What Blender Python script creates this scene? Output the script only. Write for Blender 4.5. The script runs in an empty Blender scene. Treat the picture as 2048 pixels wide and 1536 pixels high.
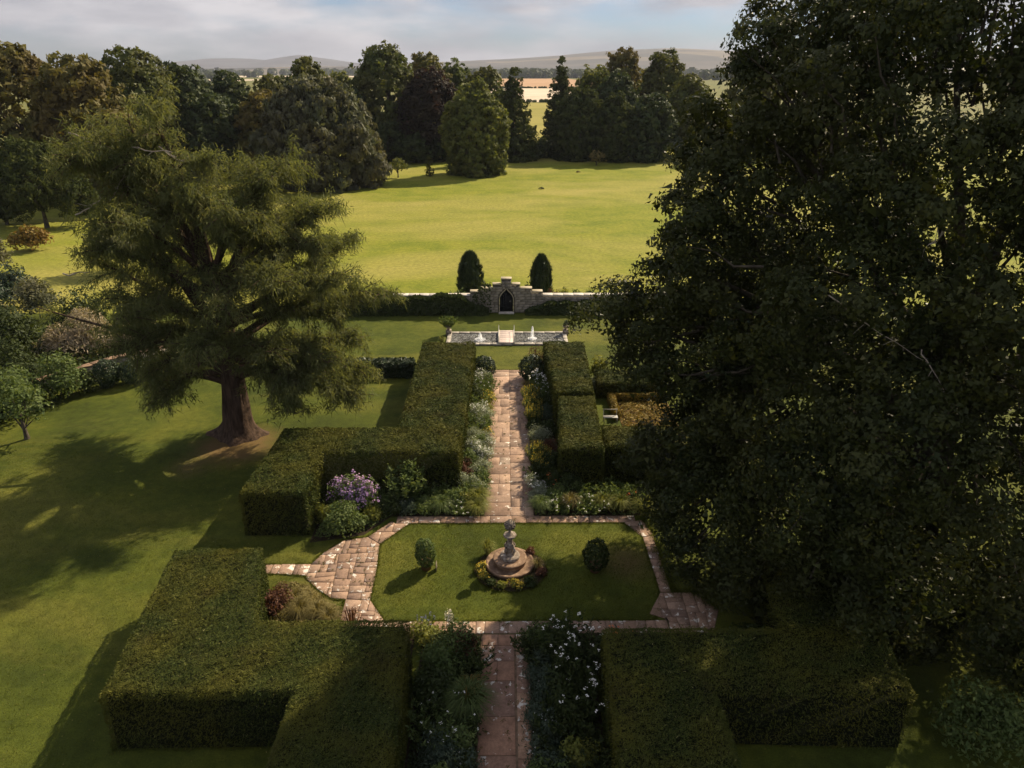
import bpy, math
import numpy as np
from mathutils import Vector

sc = bpy.context.scene
# ------------------------------------------------------------------ camera
cam_d = bpy.data.cameras.new("camera")
cam_d.sensor_width = 36.0
cam_d.lens = 36.0 * 1430.0 / 2048.0
cam_d.clip_start = 0.5
cam_d.clip_end = 60000.0
cam = bpy.data.objects.new("camera", cam_d)
sc.collection.objects.link(cam)
cam.location = (0, 0, 19.0)
cam.rotation_euler = (math.radians(90 - 23.7), 0, math.radians(-0.44))
sc.camera = cam
# ------------------------------------------------------------------ sun, sky, exposure
SUN_EL, SUN_AZ = math.radians(37), math.radians(44)      # azimuth clockwise from +Y
sd = Vector((math.sin(SUN_AZ) * math.cos(SUN_EL), math.cos(SUN_AZ) * math.cos(SUN_EL), math.sin(SUN_EL)))
sun_d = bpy.data.lights.new("sun", 'SUN')
sun_d.energy = 5.0
sun_d.angle = math.radians(0.6)
sun_d.color = (1.0, 0.84, 0.60)
sun = bpy.data.objects.new("sun", sun_d)
sc.collection.objects.link(sun)
sun.rotation_euler = (-sd).to_track_quat('-Z', 'Y').to_euler()
sun.location = (60, 60, 90)

world = bpy.data.worlds.new("World")
sc.world = world
world.use_nodes = True
wn, wl = world.node_tree.nodes, world.node_tree.links
wn.clear()
w_out = wn.new('ShaderNodeOutputWorld')
w_bg = wn.new('ShaderNodeBackground')
w_bg.inputs[1].default_value = 0.05
w_sky = wn.new('ShaderNodeTexSky')
w_sky.sky_type = 'NISHITA'
w_sky.sun_disc = False
w_sky.sun_elevation = SUN_EL
w_sky.sun_rotation = SUN_AZ
w_tc = wn.new('ShaderNodeTexCoord')
w_map = wn.new('ShaderNodeMapping')
w_map.inputs['Scale'].default_value = (2.4, 2.4, 9.0)
w_map.inputs['Location'].default_value = (3.1, 0.7, 0.0)
w_noise = wn.new('ShaderNodeTexNoise')
w_noise.inputs['Scale'].default_value = 1.3
w_noise.inputs['Detail'].default_value = 7
w_noise.inputs['Roughness'].default_value = 0.55
w_ramp = wn.new('ShaderNodeValToRGB')
w_ramp.color_ramp.elements[0].position = 0.38
w_ramp.color_ramp.elements[1].position = 0.53
w_noise2 = wn.new('ShaderNodeTexNoise')
w_noise2.inputs['Scale'].default_value = 3.2
w_noise2.inputs['Detail'].default_value = 6
w_cc = wn.new('ShaderNodeValToRGB')
w_cc.color_ramp.elements[0].position = 0.38
w_cc.color_ramp.elements[0].color = (5.2, 5.25, 5.9, 1)
w_cc.color_ramp.elements[1].position = 0.66
w_cc.color_ramp.elements[1].color = (9.2, 8.9, 9.2, 1)
w_mix = wn.new('ShaderNodeMixRGB')
wl.new(w_tc.outputs['Generated'], w_map.inputs[0])
wl.new(w_map.outputs[0], w_noise.inputs['Vector'])
wl.new(w_map.outputs[0], w_noise2.inputs['Vector'])
wl.new(w_noise.outputs[0], w_ramp.inputs[0])
wl.new(w_noise2.outputs[0], w_cc.inputs[0])
wl.new(w_ramp.outputs[0], w_mix.inputs[0])
w_tint = wn.new('ShaderNodeMixRGB')
w_tint.blend_type = 'MULTIPLY'
w_tint.inputs[0].default_value = 1.0
w_tint.inputs[2].default_value = (0.55, 0.8, 1.2, 1)      # deep blue of the clear gaps between clouds
wl.new(w_sky.outputs[0], w_tint.inputs[1])
wl.new(w_tint.outputs[0], w_mix.inputs[1])
wl.new(w_cc.outputs[0], w_mix.inputs[2])
wl.new(w_mix.outputs[0], w_bg.inputs[0])
wl.new(w_bg.outputs[0], w_out.inputs[0])

vs = sc.view_settings
vs.view_transform = 'Standard'
vs.look = 'None'
vs.exposure = 0.82
vs.gamma = 1.0
vs.use_curve_mapping = False
cy = sc.cycles
cy.max_bounces = 5
cy.diffuse_bounces = 2
cy.glossy_bounces = 2
cy.transmission_bounces = 3
cy.transparent_max_bounces = 4
cy.volume_bounces = 0
cy.caustics_reflective = False
cy.caustics_refractive = False
cy.use_denoising = True
cy.sample_clamp_indirect = 4.0
sc.render.film_transparent = False

# ================================================================== helpers
R = np.random.default_rng(11)
COL = sc.collection
PI = math.pi


def unit(a):
    return a / np.maximum(np.linalg.norm(a, axis=-1, keepdims=True), 1e-9)


def rdir(n, rng=R):
    return unit(rng.normal(size=(n, 3)))


def wav(p, scale, seed, n=6):
    """cheap smooth noise in about -1..1 at points p (k,2 or k,3)"""
    g = np.random.default_rng(seed)
    p = np.asarray(p, float)
    o = np.zeros(len(p))
    for i in range(n):
        d = g.normal(size=p.shape[1])
        d = d / np.linalg.norm(d) * g.uniform(0.6, 1.7) / scale
        o += np.sin(p @ d * 2 * PI + g.uniform(0, 6.28))
    return o / math.sqrt(n) * 0.75


class Acc:
    """collects faces of any size and builds one mesh"""

    def __init__(self):
        self.v, self.f, self.n, self.r = [], [], 0, []

    def add(self, V, F, rnd=None):
        V = np.asarray(V, float).reshape(-1, 3)
        F = np.asarray(F, int)
        self.v.append(V)
        self.f.append(F + self.n)
        self.n += len(V)
        self.r.append(R.random(len(F)) if rnd is None else np.broadcast_to(rnd, (len(F),)))

    def poly(self, V, faces):
        V = np.asarray(V, float).reshape(-1, 3)
        self.v.append(V)
        for f in faces:
            self.f.append(np.asarray([f], int) + self.n)
            self.r.append(R.random(1))
        self.n += len(V)

    def mesh(self, name):
        me = bpy.data.meshes.new(name)
        V = np.concatenate(self.v)
        tot = np.concatenate([np.full(len(f), f.shape[1]) for f in self.f])
        idx = np.concatenate([f.ravel() for f in self.f])
        me.vertices.add(len(V))
        me.vertices.foreach_set('co', V.astype(np.float32).ravel())
        me.loops.add(len(idx))
        me.loops.foreach_set('vertex_index', idx.astype(np.int32))
        me.polygons.add(len(tot))
        st = np.concatenate([[0], np.cumsum(tot)[:-1]])
        me.polygons.foreach_set('loop_start', st.astype(np.int32))
        a = me.attributes.new('rnd', 'FLOAT', 'FACE')
        a.data.foreach_set('value', np.concatenate(self.r).astype(np.float32))
        me.update(calc_edges=True)
        return me


def link(name, me, mat=None, parent=None, loc=None, smooth=False):
    o = bpy.data.objects.new(name, me)
    COL.objects.link(o)
    if mat is not None and not me.materials:
        me.materials.append(mat)
    if parent is not None:
        o.parent = parent
    if loc is not None:
        o.location = loc
    if smooth:
        me.polygons.foreach_set('use_smooth', np.ones(len(me.polygons), bool))
    return o


def empty(name, loc):
    o = bpy.data.objects.new(name, None)
    COL.objects.link(o)
    o.location = loc
    o.empty_display_size = 0.3
    return o


def tag(o, label, cat, group=None, kind=None):
    o['label'] = label
    o['category'] = cat
    if group:
        o['group'] = group
    if kind:
        o['kind'] = kind
    return o


def struct(o):
    o['kind'] = 'structure'
    return o


def tube(acc, pts, rad, sides=6, rnd=None, cap=True, wob=0.0, seed=0):
    pts = np.asarray(pts, float)
    rad = np.broadcast_to(np.asarray(rad, float), (len(pts),))
    t = unit(np.gradient(pts, axis=0))
    ref = np.where(np.abs(t[:, 2:3]) > 0.9, np.array([[1., 0, 0]]), np.array([[0, 0, 1.]]))
    s = unit(np.cross(t, ref))
    b = np.cross(s, t)
    a = np.linspace(0, 2 * PI, sides, endpoint=False)
    k = 1 + (wob * np.sin(a * 3 + seed) + wob * 0.6 * np.sin(a * 5 + seed * 2) if wob else 0 * a)
    ring = (np.cos(a) * k)[None, :, None] * s[:, None] + (np.sin(a) * k)[None, :, None] * b[:, None]
    V = pts[:, None] + ring * rad[:, None, None]
    n = len(pts)
    i, j = np.meshgrid(np.arange(n - 1), np.arange(sides), indexing='ij')
    i, j = i.ravel(), j.ravel()
    F = np.stack([i * sides + j, i * sides + (j + 1) % sides, (i + 1) * sides + (j + 1) % sides, (i + 1) * sides + j], 1)
    acc.add(V, F, rnd)


def leaf_acc(acc, P, N, L, W, U=None, droop=0.0, quad=False, rnd=None, rng=R):
    """many little leaves: P centres, N facing, L length, W width"""
    n = len(P)
    if n == 0:
        return
    L = np.broadcast_to(L, (n,))[:, None]
    W = np.broadcast_to(W, (n,))[:, None]
    if U is None:
        U = rdir(n, rng)
        if droop:
            U = U + np.array([0, 0, -droop])
        U = unit(U - N * np.sum(U * N, 1, keepdims=True))
    S = unit(np.cross(N, U))
    if quad:
        V = np.stack([P - U * L / 2, P + S * W / 2 + N * L * .06, P + U * L / 2, P - S * W / 2 + N * L * .06], 1)
        F = np.arange(4 * n).reshape(n, 4)
    else:
        V = np.stack([P - U * L / 2 + S * W / 2, P + U * L / 2, P - U * L / 2 - S * W / 2], 1)
        F = np.arange(3 * n).reshape(n, 3)
    acc.add(V, F, rng.random(n) if rnd is None else rnd)


def box_acc(acc, c, s, rz=0.0, bevel=0.0, rnd=None):
    """box centred at c, full size s, with a chamfered top edge"""
    hx, hy, hz = s[0] / 2, s[1] / 2, s[2] / 2
    b = min(bevel, hx * .6, hy * .6, hz * .9)
    if b > 0:
        V = [(x * hx, y * hy, -hz) for x, y in ((-1, -1), (1, -1), (1, 1), (-1, 1))]
        V += [(x * hx, y * hy, hz - b) for x, y in ((-1, -1), (1, -1), (1, 1), (-1, 1))]
        V += [(x * (hx - b), y * (hy - b), hz) for x, y in ((-1, -1), (1, -1), (1, 1), (-1, 1))]
        F = [(3, 2, 1, 0), (8, 9, 10, 11)]
        for k in (0, 4):
            F += [(k + i, k + (i + 1) % 4, k + 4 + (i + 1) % 4, k + 4 + i) for i in range(4)]
    else:
        V = [(x * hx, y * hy, z * hz) for z in (-1, 1) for x, y in ((-1, -1), (1, -1), (1, 1), (-1, 1))]
        F = [(3, 2, 1, 0), (4, 5, 6, 7)] + [(i, (i + 1) % 4, 4 + (i + 1) % 4, 4 + i) for i in range(4)]
    V = np.array(V)
    cz, sz = math.cos(rz), math.sin(rz)
    V = np.stack([V[:, 0] * cz - V[:, 1] * sz, V[:, 0] * sz + V[:, 1] * cz, V[:, 2]], 1) + np.array(c)
    acc.add(V, F, rnd)


def lathe(acc, prof, sides=24, c=(0, 0, 0)):
    prof = np.array(prof, float)
    a = np.linspace(0, 2 * PI, sides, endpoint=False)
    V = np.stack([prof[:, 0:1] * np.cos(a), prof[:, 0:1] * np.sin(a), np.repeat(prof[:, 1:2], sides, 1)], 2) + np.array(c)
    n = len(prof)
    i, j = np.meshgrid(np.arange(n - 1), np.arange(sides), indexing='ij')
    i, j = i.ravel(), j.ravel()
    acc.add(V, np.stack([i * sides + j, i * sides + (j + 1) % sides, (i + 1) * sides + (j + 1) % sides, (i + 1) * sides + j], 1))


# ================================================================== materials
def newmat(name):
    m = bpy.data.materials.new(name)
    m.use_nodes = True
    n = m.node_tree.nodes
    n.clear()
    return m, n, m.node_tree.links


def ramp(n, stops):
    r = n.new('ShaderNodeValToRGB')
    e = r.color_ramp.elements
    while len(e) < len(stops):
        e.new(0.5)
    for k, (p, c) in enumerate(stops):
        e[k].position = p
        e[k].color = (*c, 1)
    return r


def noise(n, l, scale, detail=4, rough=0.55, vec=None, coord='Object', stretch=None, dist=0.0):
    t = n.new('ShaderNodeTexNoise')
    t.inputs['Scale'].default_value = scale
    t.inputs['Detail'].default_value = detail
    t.inputs['Roughness'].default_value = rough
    t.inputs['Distortion'].default_value = dist
    if vec is None:
        tc = n.new('ShaderNodeTexCoord')
        vec = tc.outputs[coord]
        if stretch:
            mp = n.new('ShaderNodeMapping')
            mp.inputs['Scale'].default_value = stretch
            l.new(vec, mp.inputs[0])
            vec = mp.outputs[0]
    l.new(vec, t.inputs['Vector'])
    return t


def pos(n):
    g = n.new('ShaderNodeNewGeometry')
    return g.outputs['Position']


def mixc(n, l, fac, a, b, mode='MIX'):
    m = n.new('ShaderNodeMixRGB')
    m.blend_type = mode
    for k, v in ((0, fac), (1, a), (2, b)):
        if isinstance(v, (int, float)):
            m.inputs[k].default_value = v
        elif isinstance(v, tuple):
            m.inputs[k].default_value = (*v, 1)
        else:
            l.new(v, m.inputs[k])
    return m.outputs[0]


def foliage(name, cols, patch=None, patch_scale=0.5, trans=0.3, rough=0.65, spec=0.15, tcol=(1.0, 0.95, 0.45), worn=None):
    """leaf material: colour per leaf, soft hue patches, some light through the leaf"""
    m, n, l = newmat(name)
    out = n.new('ShaderNodeOutputMaterial')
    at = n.new('ShaderNodeAttribute')
    at.attribute_name = 'rnd'
    k = len(cols)
    rp = ramp(n, [(i / max(k - 1, 1) if k < 5 else (0, .3, .7, .985, 1.0)[i], c) for i, c in enumerate(cols)])
    l.new(at.outputs['Fac'], rp.inputs[0])
    c = rp.outputs[0]
    if patch:
        t = noise(n, l, patch_scale, 3, 0.5, vec=pos(n))
        rr = ramp(n, [(0.40, (0, 0, 0)), (0.62, (1, 1, 1))])
        l.new(t.outputs[0], rr.inputs[0])
        f = n.new('ShaderNodeMath')
        f.operation = 'MULTIPLY'
        f.inputs[1].default_value = 0.75
        l.new(rr.outputs[0], f.inputs[0])
        c = mixc(n, l, f.outputs[0], c, patch)
    if worn:
        t = noise(n, l, 0.8, 5, 0.65, vec=pos(n), dist=0.5)
        rr = ramp(n, [(0.56, (0, 0, 0)), (0.70, (.45, .45, .45))])
        l.new(t.outputs[0], rr.inputs[0])
        c = mixc(n, l, rr.outputs[0], c, worn)
    p = n.new('ShaderNodeBsdfPrincipled')
    p.inputs['Roughness'].default_value = rough
    p.inputs['Specular IOR Level'].default_value = spec
    l.new(c, p.inputs['Base Color'])
    if trans > 0:
        tr = n.new('ShaderNodeBsdfTranslucent')
        tc2 = mixc(n, l, 1.0, c, tcol, 'MULTIPLY')
        g = n.new('ShaderNodeVectorMath')
        g.operation = 'SCALE'
        g.inputs['Scale'].default_value = 1.5
        l.new(tc2, g.inputs[0])
        l.new(g.outputs[0], tr.inputs[0])
        mx = n.new('ShaderNodeMixShader')
        mx.inputs[0].default_value = trans
        l.new(p.outputs[0], mx.inputs[1])
        l.new(tr.outputs[0], mx.inputs[2])
        l.new(mx.outputs[0], out.inputs[0])
    else:
        l.new(p.outputs[0], out.inputs[0])
    return m


def plain(name, stops, scale=3.0, rough=0.8, spec=0.2, bump=0.0, bump_scale=20.0, detail=5, per_obj=0.0, stretch=None, coord='Object'):
    """noise-coloured solid with relief, and some difference from piece to piece"""
    m, n, l = newmat(name)
    out = n.new('ShaderNodeOutputMaterial')
    p = n.new('ShaderNodeBsdfPrincipled')
    p.inputs['Roughness'].default_value = rough
    p.inputs['Specular IOR Level'].default_value = spec
    t = noise(n, l, scale, detail, 0.6, coord=coord, stretch=stretch) if coord != 'World' else noise(n, l, scale, detail, 0.6, vec=pos(n))
    rp = ramp(n, stops)
    l.new(t.outputs[0], rp.inputs[0])
    c = rp.outputs[0]
    if per_obj:
        oi = n.new('ShaderNodeObjectInfo')
        h = n.new('ShaderNodeHueSaturation')
        mr = n.new('ShaderNodeMapRange')
        mr.inputs['To Min'].default_value = 1 - per_obj
        mr.inputs['To Max'].default_value = 1 + per_obj
        l.new(oi.outputs['Random'], mr.inputs[0])
        l.new(mr.outputs[0], h.inputs['Value'])
        l.new(c, h.inputs['Color'])
        c = h.outputs[0]
    l.new(c, p.inputs['Base Color'])
    if bump:
        tb = noise(n, l, bump_scale, 5, 0.65, coord=coord) if coord != 'World' else noise(n, l, bump_scale, 5, 0.65, vec=pos(n))
        b = n.new('ShaderNodeBump')
        b.inputs['Strength'].default_value = bump
        b.inputs['Distance'].default_value = 0.05
        l.new(tb.outputs[0], b.inputs['Height'])
        l.new(b.outputs[0], p.inputs['Normal'])
    l.new(p.outputs[0], out.inputs[0])
    return m


def grass_mat(name, dark, mid, light, straw, straw_lo, straw_hi, worn=None, streak=(0.055, 0.13, 1)):
    m, n, l = newmat(name)
    out = n.new('ShaderNodeOutputMaterial')
    p = n.new('ShaderNodeBsdfPrincipled')
    p.inputs['Roughness'].default_value = 0.9
    p.inputs['Specular IOR Level'].default_value = 0.1
    P = pos(n)
    t1 = noise(n, l, 0.22, 6, 0.6, vec=P)
    t2 = noise(n, l, 2.2, 5, 0.65, vec=P)
    t3 = noise(n, l, 17.0, 4, 0.7, vec=P)
    mp = n.new('ShaderNodeMapping')
    mp.inputs['Rotation'].default_value = (0, 0, 0.12)
    mp.inputs['Scale'].default_value = streak
    l.new(P, mp.inputs[0])
    t4 = noise(n, l, 1.0, 6, 0.6, vec=mp.outputs[0], dist=0.6)
    a = ramp(n, [(0.36, dark), (0.5, mid), (0.66, light)])
    l.new(t1.outputs[0], a.inputs[0])
    s = ramp(n, [(straw_lo, (0, 0, 0)), (straw_hi, (1, 1, 1))])
    l.new(t4.outputs[0], s.inputs[0])
    c = mixc(n, l, s.outputs[0], a.outputs[0], straw)
    g2 = ramp(n, [(0.3, (0.72, 0.74, 0.7)), (0.7, (1.25, 1.22, 1.2))])
    l.new(t2.outputs[0], g2.inputs[0])
    c = mixc(n, l, 1.0, c, g2.outputs[0], 'MULTIPLY')
    g3 = ramp(n, [(0.3, (0.7, 0.72, 0.68)), (0.7, (1.3, 1.28, 1.25))])
    l.new(t3.outputs[0], g3.inputs[0])
    c = mixc(n, l, 1.0, c, g3.outputs[0], 'MULTIPLY')
    if worn:
        for (wx, wy, r0, r1, colr) in worn:
            sub = n.new('ShaderNodeVectorMath')
            sub.operation = 'DISTANCE'
            l.new(P, sub.inputs[0])
            sub.inputs[1].default_value = (wx, wy, 0)
            tn = noise(n, l, 0.9, 5, 0.65, vec=P)
            ad = n.new('ShaderNodeMath')
            ad.operation = 'MULTIPLY_ADD'
            l.new(tn.outputs[0], ad.inputs[0])
            ad.inputs[1].default_value = r1 * 0.9
            l.new(sub.outputs['Value'], ad.inputs[2])
            mr = n.new('ShaderNodeMapRange')
            mr.inputs['From Min'].default_value = r0 + r1 * 0.45
            mr.inputs['From Max'].default_value = r1 + r1 * 0.45
            mr.inputs['To Min'].default_value = 0.85
            mr.inputs['To Max'].default_value = 0.0
            l.new(ad.outputs[0], mr.inputs[0])
            c = mixc(n, l, mr.outputs[0], c, colr)
    l.new(c, p.inputs['Base Color'])
    b = n.new('ShaderNodeBump')
    b.inputs['Strength'].default_value = 0.55
    b.inputs['Distance'].default_value = 0.06
    tb = noise(n, l, 26.0, 4, 0.75, vec=P)
    l.new(tb.outputs[0], b.inputs['Height'])
    l.new(b.outputs[0], p.inputs['Normal'])
    l.new(p.outputs[0], out.inputs[0])
    return m


def slab_mat(name, cols, lichen=0.62):
    """sandstone paving: tint per slab, mottling and white lichen blotches"""
    m, n, l = newmat(name)
    out = n.new('ShaderNodeOutputMaterial')
    p = n.new('ShaderNodeBsdfPrincipled')
    p.inputs['Roughness'].default_value = 0.85
    p.inputs['Specular IOR Level'].default_value = 0.2
    oi = n.new('ShaderNodeObjectInfo')
    rp = ramp(n, [(i / (len(cols) - 1), c) for i, c in enumerate(cols)])
    l.new(oi.outputs['Random'], rp.inputs[0])
    P = pos(n)
    t = noise(n, l, 2.4, 6, 0.65, vec=P)
    g = ramp(n, [(0.3, (0.68, 0.66, 0.65)), (0.7, (1.2, 1.18, 1.16))])
    l.new(t.outputs[0], g.inputs[0])
    c = mixc(n, l, 1.0, rp.outputs[0], g.outputs[0], 'MULTIPLY')
    t5 = noise(n, l, 14, 4, 0.7, vec=P)
    g5 = ramp(n, [(0.3, (0.75, 0.75, 0.75)), (0.7, (1.2, 1.2, 1.2))])
    l.new(t5.outputs[0], g5.inputs[0])
    c = mixc(n, l, 1.0, c, g5.outputs[0], 'MULTIPLY')
    t2 = noise(n, l, 3.4, 6, 0.62, vec=P, dist=0.4)
    ad = n.new('ShaderNodeMath')
    ad.operation = 'MULTIPLY_ADD'
    l.new(oi.outputs['Random'], ad.inputs[0])
    ad.inputs[1].default_value = 0.10
    l.new(t2.outputs[0], ad.inputs[2])
    k = ramp(n, [(lichen + 0.05, (0, 0, 0)), (lichen + 0.075, (1, 1, 1))])
    l.new(ad.outputs[0], k.inputs[0])
    c = mixc(n, l, k.outputs[0], c, (0.62, 0.57, 0.5))
    l.new(c, p.inputs['Base Color'])
    b = n.new('ShaderNodeBump')
    b.inputs['Strength'].default_value = 0.35
    b.inputs['Distance'].default_value = 0.02
    l.new(t5.outputs[0], b.inputs['Height'])
    l.new(b.outputs[0], p.inputs['Normal'])
    l.new(p.outputs[0], out.inputs[0])
    return m


M = {}
M['ground'] = grass_mat('meadow', (0.07, 0.085, 0.02), (0.10, 0.115, 0.028), (0.14, 0.14, 0.04), (0.20, 0.17, 0.06), 0.45, 0.65)
M['garden'] = grass_mat('garden_turf', (0.042, 0.055, 0.009), (0.062, 0.077, 0.011), (0.092, 0.10, 0.015), (0.14, 0.132, 0.026), 0.5, 0.74,
                        worn=[(-14.9, 34.9, 1.0, 2.9, (0.15, 0.092, 0.04)), (-16.6, 32.6, 0.1, 1.5, (0.12, 0.09, 0.035)), (5.0, 24.6, 0.2, 1.5, (0.12, 0.085, 0.035)),
                              (-8.0, 22.2, 0.5, 1.6, (0.16, 0.12, 0.04))])
M['park'] = grass_mat('park_turf', (0.13, 0.155, 0.015), (0.165, 0.183, 0.019), (0.20, 0.203, 0.026), (0.29, 0.255, 0.07), 0.42, 0.72, streak=(0.03, 0.055, 1))
M['soil'] = plain('dark_soil', [(0.3, (0.018, 0.013, 0.008)), (0.7, (0.05, 0.036, 0.022))], 6, 0.95, 0.1, 0.8, 30)
M['slab'] = slab_mat('sandstone_paving', [(0.25, 0.165, 0.115), (0.33, 0.22, 0.155), (0.22, 0.15, 0.115), (0.36, 0.25, 0.18), (0.27, 0.175, 0.125)], 0.60)
M['slab_main'] = slab_mat('pink_sandstone_paving', [(0.30, 0.20, 0.14), (0.38, 0.26, 0.19), (0.33, 0.225, 0.16), (0.40, 0.285, 0.21), (0.22, 0.145, 0.105), (0.27, 0.215, 0.17)], 0.65)
M['slab_front'] = slab_mat('red_sandstone_paving', [(0.26, 0.15, 0.10), (0.34, 0.20, 0.13), (0.24, 0.15, 0.11), (0.36, 0.23, 0.15)], 0.61)
M['joint'] = plain('mossy_joint', [(0.3, (0.09, 0.06, 0.036)), (0.7, (0.24, 0.165, 0.11))], 4, 0.95, 0.1, 0.6, 25, coord='World')
M['wallstone'] = plain('grey_sandstone', [(0.3, (0.17, 0.15, 0.12)), (0.7, (0.36, 0.32, 0.26))], 3.5, 0.9, 0.15, 0.6, 25, per_obj=0.25)
M['mortar'] = plain('old_mortar', [(0.3, (0.10, 0.09, 0.075)), (0.7, (0.2, 0.18, 0.15))], 5, 0.95, 0.1, 0.5, 30)
M['coping'] = plain('pale_coping', [(0.3, (0.40, 0.36, 0.30)), (0.7, (0.62, 0.57, 0.5))], 4, 0.85, 0.2, 0.4, 25, per_obj=0.15)
M['rim'] = plain('pool_rim_stone', [(0.3, (0.24, 0.21, 0.17)), (0.7, (0.44, 0.40, 0.34))], 4, 0.85, 0.2, 0.4, 25, per_obj=0.2)
M['arch'] = plain('dressed_arch_stone', [(0.3, (0.30, 0.25, 0.165)), (0.7, (0.46, 0.40, 0.28))], 4, 0.85, 0.2, 0.3, 25)
M['darkwood'] = plain('dark_painted_wood', [(0.3, (0.008, 0.010, 0.012)), (0.7, (0.02, 0.022, 0.024))], 8, 0.6, 0.3, 0.2, 30)
M['monument'] = plain('weathered_stone', [(0.30, (0.11, 0.085, 0.065)), (0.5, (0.24, 0.195, 0.155)), (0.70, (0.46, 0.41, 0.35))], 6, 0.85, 0.2, 0.6, 30)
M['brownstone'] = plain('brown_stone', [(0.3, (0.13, 0.08, 0.052)), (0.55, (0.24, 0.155, 0.10)), (0.75, (0.42, 0.31, 0.22))], 4.5, 0.85, 0.2, 0.7, 22)
M['bronze'] = plain('carved_dark_stone', [(0.3, (0.08, 0.065, 0.05)), (0.7, (0.24, 0.2, 0.16))], 9, 0.75, 0.3, 0.8, 30)
M['metal'] = plain('grey_metal', [(0.3, (0.3, 0.3, 0.28)), (0.7, (0.45, 0.44, 0.4))], 9, 0.45, 0.5)
M['bark'] = plain('larch_bark', [(0.3, (0.028, 0.018, 0.013)), (0.7, (0.10, 0.066, 0.046))], 2.2, 0.95, 0.1, 1.0, 7, stretch=(3, 3, 0.5))
M['bark2'] = plain('grey_bark', [(0.3, (0.035, 0.028, 0.02)), (0.7, (0.12, 0.10, 0.075))], 3, 0.95, 0.1, 0.8, 9)
M['deadwood'] = plain('dead_wood', [(0.3, (0.22, 0.18, 0.14)), (0.7, (0.42, 0.36, 0.29))], 5, 0.9, 0.1)
M['core'] = plain('hedge_twigs', [(0.3, (0.010, 0.012, 0.006)), (0.7, (0.022, 0.025, 0.011))], 9, 0.95, 0.05, 0.8, 30)
M['pinkstone'] = plain('pink_bridge_stone', [(0.3, (0.45, 0.36, 0.31)), (0.7, (0.62, 0.52, 0.46))], 4, 0.85, 0.2, 0.3, 25, per_obj=0.15)
M['terracotta'] = plain('terracotta', [(0.3, (0.2, 0.11, 0.06)), (0.7, (0.32, 0.19, 0.11))], 6, 0.8, 0.2)
M['paint'] = plain('white_paint', [(0.3, (0.3, 0.28, 0.24)), (0.7, (0.46, 0.44, 0.39))], 6, 0.5, 0.4)
M['timber'] = plain('weathered_timber', [(0.3, (0.10, 0.08, 0.06)), (0.7, (0.22, 0.18, 0.14))], 6, 0.8, 0.2)

# leaves
M['yew'] = foliage('clipped_yew', [(0.01966, 0.0311, 0.007448), (0.03734, 0.0515, 0.01118), (0.05699, 0.06997, 0.01489), (0.08353, 0.0894, 0.01862), (0.2162, 0.2041, 0.0838)], (0.092, 0.088, 0.014), 0.5, 0.10, 0.7, 0.08, worn=(0.05, 0.038, 0.014))  # last colour paints leaf glints as a few pale sprigs
M['yew_dark'] = foliage('dark_yew', [(0.0162, 0.0297, 0.0135), (0.027, 0.0459, 0.0189), (0.04725, 0.0675, 0.0243)], None, 1, 0.1, 0.5, 0.3)
M['box'] = foliage('golden_box', [(0.13, 0.10, 0.02), (0.2, 0.15, 0.03), (0.27, 0.17, 0.03)], None, 1, 0.2)
M['larch'] = foliage('larch_needles', [(0.06221, 0.07792, 0.03123), (0.09953, 0.1157, 0.04615), (0.1431, 0.1535, 0.06243), (0.2116, 0.2007, 0.08957)], (0.095, 0.105, 0.042), 0.35, 0.42, 0.7, 0.1)
M['oak'] = foliage('holm_oak_leaves', [(0.0161, 0.02434, 0.00768), (0.0276, 0.03709, 0.01056), (0.0437, 0.05215, 0.01344), (0.0782, 0.08113, 0.02112)], (0.042, 0.046, 0.012), 0.25, 0.22, 0.5, 0.16)
M['olive'] = foliage('olive_tree_leaves', [(0.078, 0.0806, 0.0234), (0.1105, 0.1079, 0.0312), (0.156, 0.1365, 0.039)], (0.12, 0.085, 0.026), 0.12, 0.3)
M['mid'] = foliage('green_tree_leaves', [(0.052, 0.0728, 0.0208), (0.078, 0.0988, 0.026), (0.1105, 0.1274, 0.0338)], (0.085, 0.082, 0.022), 0.12, 0.3)
M['dark'] = foliage('dark_tree_leaves', [(0.03, 0.045, 0.0175), (0.045, 0.0625, 0.02125), (0.06875, 0.0825, 0.025)], None, 0.2, 0.25)
M['lime'] = foliage('lime_tree_leaves', [(0.0715, 0.0884, 0.0234), (0.1105, 0.1274, 0.0338), (0.169, 0.169, 0.0468)], None, 0.3, 0.35)
M['grey'] = foliage('grey_green_leaves', [(0.0605, 0.0715, 0.0396), (0.088, 0.099, 0.055), (0.121, 0.1298, 0.0726)], (0.1, 0.09, 0.05), 0.15, 0.25)
M['copper'] = foliage('copper_leaves', [(0.0195, 0.0171, 0.0108), (0.03, 0.0228, 0.0144), (0.04125, 0.0342, 0.018)], None, 0.3, 0.25, tcol=(1, 0.5, 0.4))
M['conifer'] = foliage('conifer_needles', [(0.0325, 0.045, 0.015), (0.05, 0.0625, 0.02), (0.075, 0.085, 0.025)], None, 0.3, 0.2, 0.8, 0.05)
M['orange'] = foliage('orange_leaves', [(0.13, 0.085, 0.02), (0.19, 0.115, 0.025), (0.15, 0.13, 0.04)], None, 0.3, 0.3)
M['tan'] = foliage('straw_twigs', [(0.195, 0.1495, 0.091), (0.286, 0.2275, 0.1495), (0.39, 0.325, 0.221), (0.078, 0.0845, 0.039)], None, 0.3, 0.2)
M['p_silver'] = foliage('silver_leaves', [(0.143, 0.169, 0.1105), (0.221, 0.247, 0.169), (0.325, 0.3445, 0.247)], None, 0.3, 0.25)
M['p_green'] = foliage('border_green', [(0.0585, 0.08784, 0.026), (0.091, 0.1281, 0.039), (0.143, 0.1708, 0.0585)], None, 0.3, 0.3)
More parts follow.
